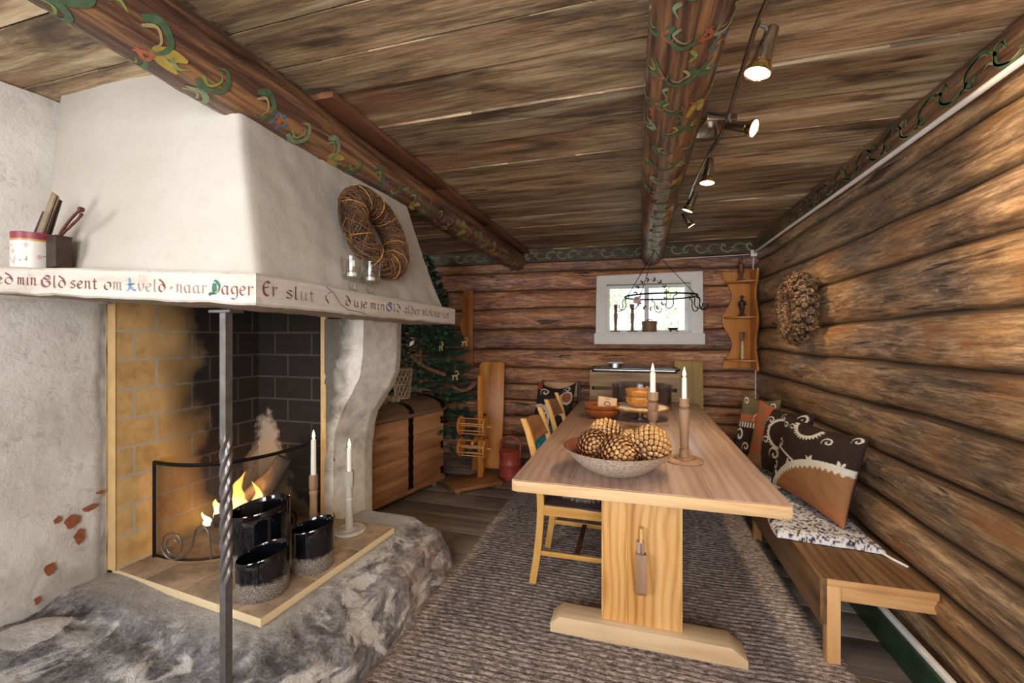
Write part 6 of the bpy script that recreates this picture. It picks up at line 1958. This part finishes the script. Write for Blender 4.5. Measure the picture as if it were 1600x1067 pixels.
# ============================================================ HANGING IRON RING WITH HOOKS
def ring_rack():
    X, Y, Z, r = .20, 3.80, 1.70, .29
    root = thing('hanging_hook_ring', 'black wrought iron ring with hooks hanging from the beam in front of the window', 'hook ring', (X, Y, Z))
    M_wire = plain('hook_iron', '2b2a2b', .5, .6, .2, 40, .1)
    mb = MB(); mb.tube([(r * math.cos(2 * PI * k / 56), r * math.sin(2 * PI * k / 56), 0) for k in range(56)], .0070, 7, True); mb.build('ring', M_wire, root)
    top = Vector((-.05, .0, 2.085 - Z))
    for a in (R(5), R(125), R(205)):
        e = Vector((r * math.cos(a), r * math.sin(a), 0)); m = e.lerp(top, .5)
        mb = MB(); mb.tube([e, m - (top - e).normalized() * .01], .0032, 5); mb.tube([m + (top - e).normalized() * .01, top], .0032, 5)
        q = (top - e).normalized(); s = q.orthogonal().normalized(); t = q.cross(s)
        mb.tube([m + q * .014 * math.cos(k * PI / 5) + s * .009 * math.sin(k * PI / 5) for k in range(10)], .0018, 4, True)
        mb.build('suspension_wire', M_wire, root)
    mb = MB(); mb.tube(spline([top, top + Vector((-.012, 0, .02)), top + Vector((.0, 0, .036)), top + Vector((.012, 0, .022))], 4), .003, 5); mb.build('ceiling_hook', M_wire, root)
    for a, s in ((R(178), 1), (R(205), 1), (R(235), -1), (R(290), -1), (R(322), 1), (R(345), 1), (R(2), 1), (R(100), 1), (R(30), -1)):
        c = Vector((r * math.cos(a), r * math.sin(a), 0)); mb = MB()
        d = Vector((math.cos(a), math.sin(a), 0)) if abs(math.cos(a)) > .8 else Vector((s, 0, 0))
        P = [(.0, .012), (-.010, .004), (-.006, -.012), (.012, -.02), (.022, -.045), (.018, -.085), (.045, -.118), (.078, -.108), (.086, -.075)]
        mb.tube(spline([c + d * p[0] * .9 + Vector((0, 0, p[1])) for p in P], 5), .0042, 6); mb.build('hook', M_wire, root)
    for k in range(1):
        mb = MB(); mb.tube([(.03, -r, .03), (.03, -r, -.10)], .003, 5); mb.build('rod', M_wire, root)
    # ring of leaves hanging inside it
    rt = thing('leaf_wreath', 'thin black wire wreath with small dark leaves hanging from the iron ring', 'wreath', (X - .085, Y - .285, Z - .005))
    mb = MB(); q = .115; n = 15
    mb.tube([(q * math.cos(2 * PI * k / 40), 0, q * math.sin(2 * PI * k / 40)) for k in range(40)], .0012, 4, True)
    mb.build('wire', M_wire, rt)
    mb = MB()
    for k in range(n):
        a = 2 * PI * k / n; c = Vector((q * math.cos(a), 0, q * math.sin(a))); t = Vector((-math.sin(a), 0, math.cos(a))); nn = Vector((math.cos(a), 0, math.sin(a)))
        for s in (-1, 1):
            e = c + t * .022 + nn * s * .018; w = (nn * .006 - t * .004 * s)
            m = (c + e) / 2
            mb.face([mb.bm.verts.new(c), mb.bm.verts.new(m + w + Vector((0, .003, 0))), mb.bm.verts.new(e), mb.bm.verts.new(m - w + Vector((0, -.003, 0)))])
    mb.build('leaves', plain('dark_leaf', '23272a', .6, 0, .3, 40, 0), rt, False)
    mb = MB(); mb.prism([(-.03, 0), (-.02, .045), (.02, .05), (.035, .01), (.01, -.012)], .01, Matrix(((1, 0, 0, 0), (0, 0, 1, 0), (0, 1, 0, 0), (0, 0, 0, 1)))); o = mb.build('small_tag', plain('pinkish_card', 'b79a90', .7, 0, .1, 20, 0)); o.location = (X - .19, Y - .285, Z - .07)
    tag(o, 'small pale card tag hanging under the left side of the iron ring', 'tag')
    mb = MB(); mb.tube([(X - .19, Y - .284, Z - .028), (X - .185, Y - .27, Z - .004)], .001, 4); o2 = mb.build('tag_string', M_wire, o); o2.matrix_parent_inverse = Matrix.Translation(o.location).inverted()
ring_rack()

# ============================================================ SPOTLIGHT RAIL
def spot_rail():
    root = thing('spotlight_rail', 'steel ceiling spotlight rail with five lit spots beside the painted beam', 'ceiling light', (0, 0, 0))
    zr = 2.222
    mb = MB()
    pts = [(.338, .95, zr + .015), (.330, 1.10, zr), (.322, 1.34, zr - .004), (.336, 1.62, zr - .006), (.345, 1.76, zr - .004), (.350, 1.98, zr - .005), (.332, 2.16, zr - .004), (.322, 2.45, zr), (.318, 2.62, zr), (.322, 2.85, zr), (.318, 3.12, zr - .004)]
    mb.tube(pts, .0075, 8); mb.build('rail', M_chrome, root)
    mb = MB(); mb.box((.325, 2.05, 2.284), (.13, .17, .03), Matrix.Rotation(R(18), 4, 'Z'), 0, .004); mb.build('ceiling_plate', M_chrome, root)
    for p in ((.335, 2.02), (.352, 2.09)):
        mb = MB(); mb.tube([(p[0], p[1], 2.28), (p[0], p[1], zr - .004)], .006, 8); mb.build('support', M_chrome, root)
    t = NT('lamp_face'); e = t.add('ShaderNodeEmission'); e.inputs[0].default_value = (1, .80, .5, 1); e.inputs[1].default_value = 9.0; t.link(e.outputs[0], t.out.inputs[0])
    M_refl = plain('reflector', 'd9c08a', .15, 1, .1, 80, 0)
    heads = [((.330, 1.33), Vector((.37, 1.352, 2.222)), Vector((-.30, .02, -.95)), 1.25),
             ((.350, 1.80), Vector((.338, 1.83, 2.178)), Vector((.78, -.50, -.42)), 1.1),
             ((.330, 2.17), Vector((.337, 2.185, 2.195)), Vector((-.12, -.05, -1.0)), 1.15),
             ((.318, 2.63), Vector((.335, 2.66, 2.195)), Vector((-.40, .10, -.90)), 1.1),
             ((.318, 3.06), Vector((.308, 3.08, 2.192)), Vector((.42, .05, -.72)), 1.0)]
    for i, ((rx, ry), top, d, k) in enumerate(heads):
        d = d.normalized(); hd = bpy.data.objects.new('spot_head', None); C.objects.link(hd); hd.parent = root
        hd.location = top; hd.rotation_euler = d.to_track_quat('Z', 'Y').to_euler()
        mb = MB(); mb.lathe([(0, 0), (.012 * k, 0), (.014 * k, .004), (.021 * k, .075 * k), (.0215 * k, .078 * k), (.018 * k, .078 * k), (.012 * k, .02 * k)], 24); mb.build('housing', M_chrome, hd)
        mb = MB(); mb.lathe([(.018 * k, .074 * k), (.026 * k, .088 * k), (.0295 * k, .100 * k), (.030 * k, .104 * k), (.027 * k, .103 * k), (.016 * k, .078 * k)], 28); mb.build('bulb_reflector', M_refl, hd)
        mb = MB(); mb.lathe([(.0265 * k, .1015 * k), (0, .1015 * k)], 24); mb.build('bulb_face', t.m, hd)
        mb = MB(); q = top + d * .028
        q2 = hd.matrix_basis.inverted()
        a = Vector((rx, ry, zr)) - top; Rm = hd.rotation_euler.to_matrix().inverted()
        mb.tube([Rm @ a, Rm @ (a * .55 + Vector((0, 0, -.004))), Vector((0, 0, .03))], .0055, 7); mb.build('joint', M_iron2, hd)
        l = bpy.data.lights.new('spot', 'SPOT'); l.energy = SPOT_W[i]; l.color = (1, .74, .44); l.spot_size = R(95); l.spot_blend = .7; l.shadow_soft_size = .025
        lo = bpy.data.objects.new('spot', l); C.objects.link(lo); lo.location = top + d * (.112 * k); lo.rotation_euler = (-d).to_track_quat('Z', 'Y').to_euler()
SPOT_W = (12, 24, 16, 18, 20)
spot_rail()

# batten between the left beam and the ceiling boards
mb = MB()
for a, b in ((1.36, 2.4), (2.4, 3.3), (3.3, 4.5)):
    mb.box((-1.165, (a + b) / 2, 2.278), (.12, b - a - .004, .026), bevel=.003)
tag(mb.build('trim_4', wood('batten_wood', '3e2416', '6e4730', '94664a', 'y', 1.4, 16, .5, .15)), kind='structure')
# ============================================================ CABLES
mb = MB(); mb.tube(spline([(1.088, -.6, 2.160), (1.088, .6, 2.158), (1.088, 1.4, 2.163), (1.088, 2.6, 2.160), (1.088, 3.6, 2.166), (1.086, 4.50, 2.163)], 4), .011, 8)
tag(mb.build('cable_trunking', M_cable), 'thick white cable along the top of the right log wall under the frieze', 'cable')
def cb(u, z, y=-.10): return BM @ Vector((-u, y, z))
root = thing('junction_box', 'small square white junction box in the upper corner above the corner shelf', 'junction box', cb(.115, 2.165, -.11), BA)
mb = MB(); mb.box((0, 0, 0), (.055, .03, .062), bevel=.004); mb.build('housing', M_cable, root)
mb = MB(); mb.tube([cb(.99, 2.145), cb(.96, 2.135), cb(.6, 2.148), cb(.15, 2.158)], .004, 6); mb.tube([cb(.99, 2.145), cb(.995, 2.20)], .004, 6)
tag(mb.build('thin_cable', M_cable), 'thin white cable along the back wall frieze above the window', 'cable')
mb = MB(); mb.tube([cb(.112, 2.13), cb(.110, 2.05, -.075), cb(.088, 1.9, -.066), cb(.085, 1.0, -.066), cb(.087, .40, -.066)], .005, 6)
tag(mb.build('thin_cable', M_cable), 'thin white cable dropping down the room corner behind the corner shelf', 'cable')

# ============================================================ TREES OUTSIDE
def outside_tree(loc, h, r, seed, label):
    root = thing('garden_tree', label, 'tree', loc)
    mb = MB(); mb.tube([(0, 0, 0), (.1, 0, h * .5), (0, .1, h * .9)], [.12, .07, .02], 8); mb.build('trunk', M_twig, root)
    rnd = random.Random(seed); mb = MB()
    for i in range(1300):
        t = rnd.random(); a = rnd.uniform(0, 6.28); q = r * math.sqrt(rnd.random()) * (1 - abs(t - .4) * .9)
        c = Vector((q * math.cos(a), q * math.sin(a), h * (.25 + .8 * t)))
        u = Vector((rnd.gauss(0, 1), rnd.gauss(0, 1), rnd.gauss(0, 1))).normalized() * .07; v = u.orthogonal().normalized() * .045
        mb.face([mb.bm.verts.new(c - u), mb.bm.verts.new(c + v), mb.bm.verts.new(c + u), mb.bm.verts.new(c - v)], 0 if rnd.random() < .6 else 1)
    mb.raw('crown', [plain('leaf_green', 'b9c78c', .6, 0, .3, 3, 0), plain('leaf_yellow_green', 'dbe0ae', .6, 0, .3, 3, 0)], root, False)
mb = MB(); mb.grid(8, 8, lambda u, v: Vector((lerp(-14, 14, u), lerp(5.1, 26, v), .12 + .05 * nz(u * 8, v * 8))))
tag(mb.build('lawn', plain('pale_lawn', 'b9b696', .9, 0, .3, 2, .2)), kind='structure')
outside_tree((-1.1, 13.5, .1), 2.9, 1.3, 3, 'pale green leafy tree seen through the left window pane')
outside_tree((1.75, 12.5, .1), 3.6, 1.4, 5, 'yellow-green leafy tree seen through the right window pane')
outside_tree((.4, 15.5, .1), 1.6, 1.3, 7, 'low bush seen through the window behind the round wooden box')
sun = bpy.data.lights.new('sun', 'SUN'); sun.energy = 3.2; sun.angle = R(1); so = bpy.data.objects.new('sun', sun); C.objects.link(so); so.rotation_euler = (R(52), 0, R(-20))
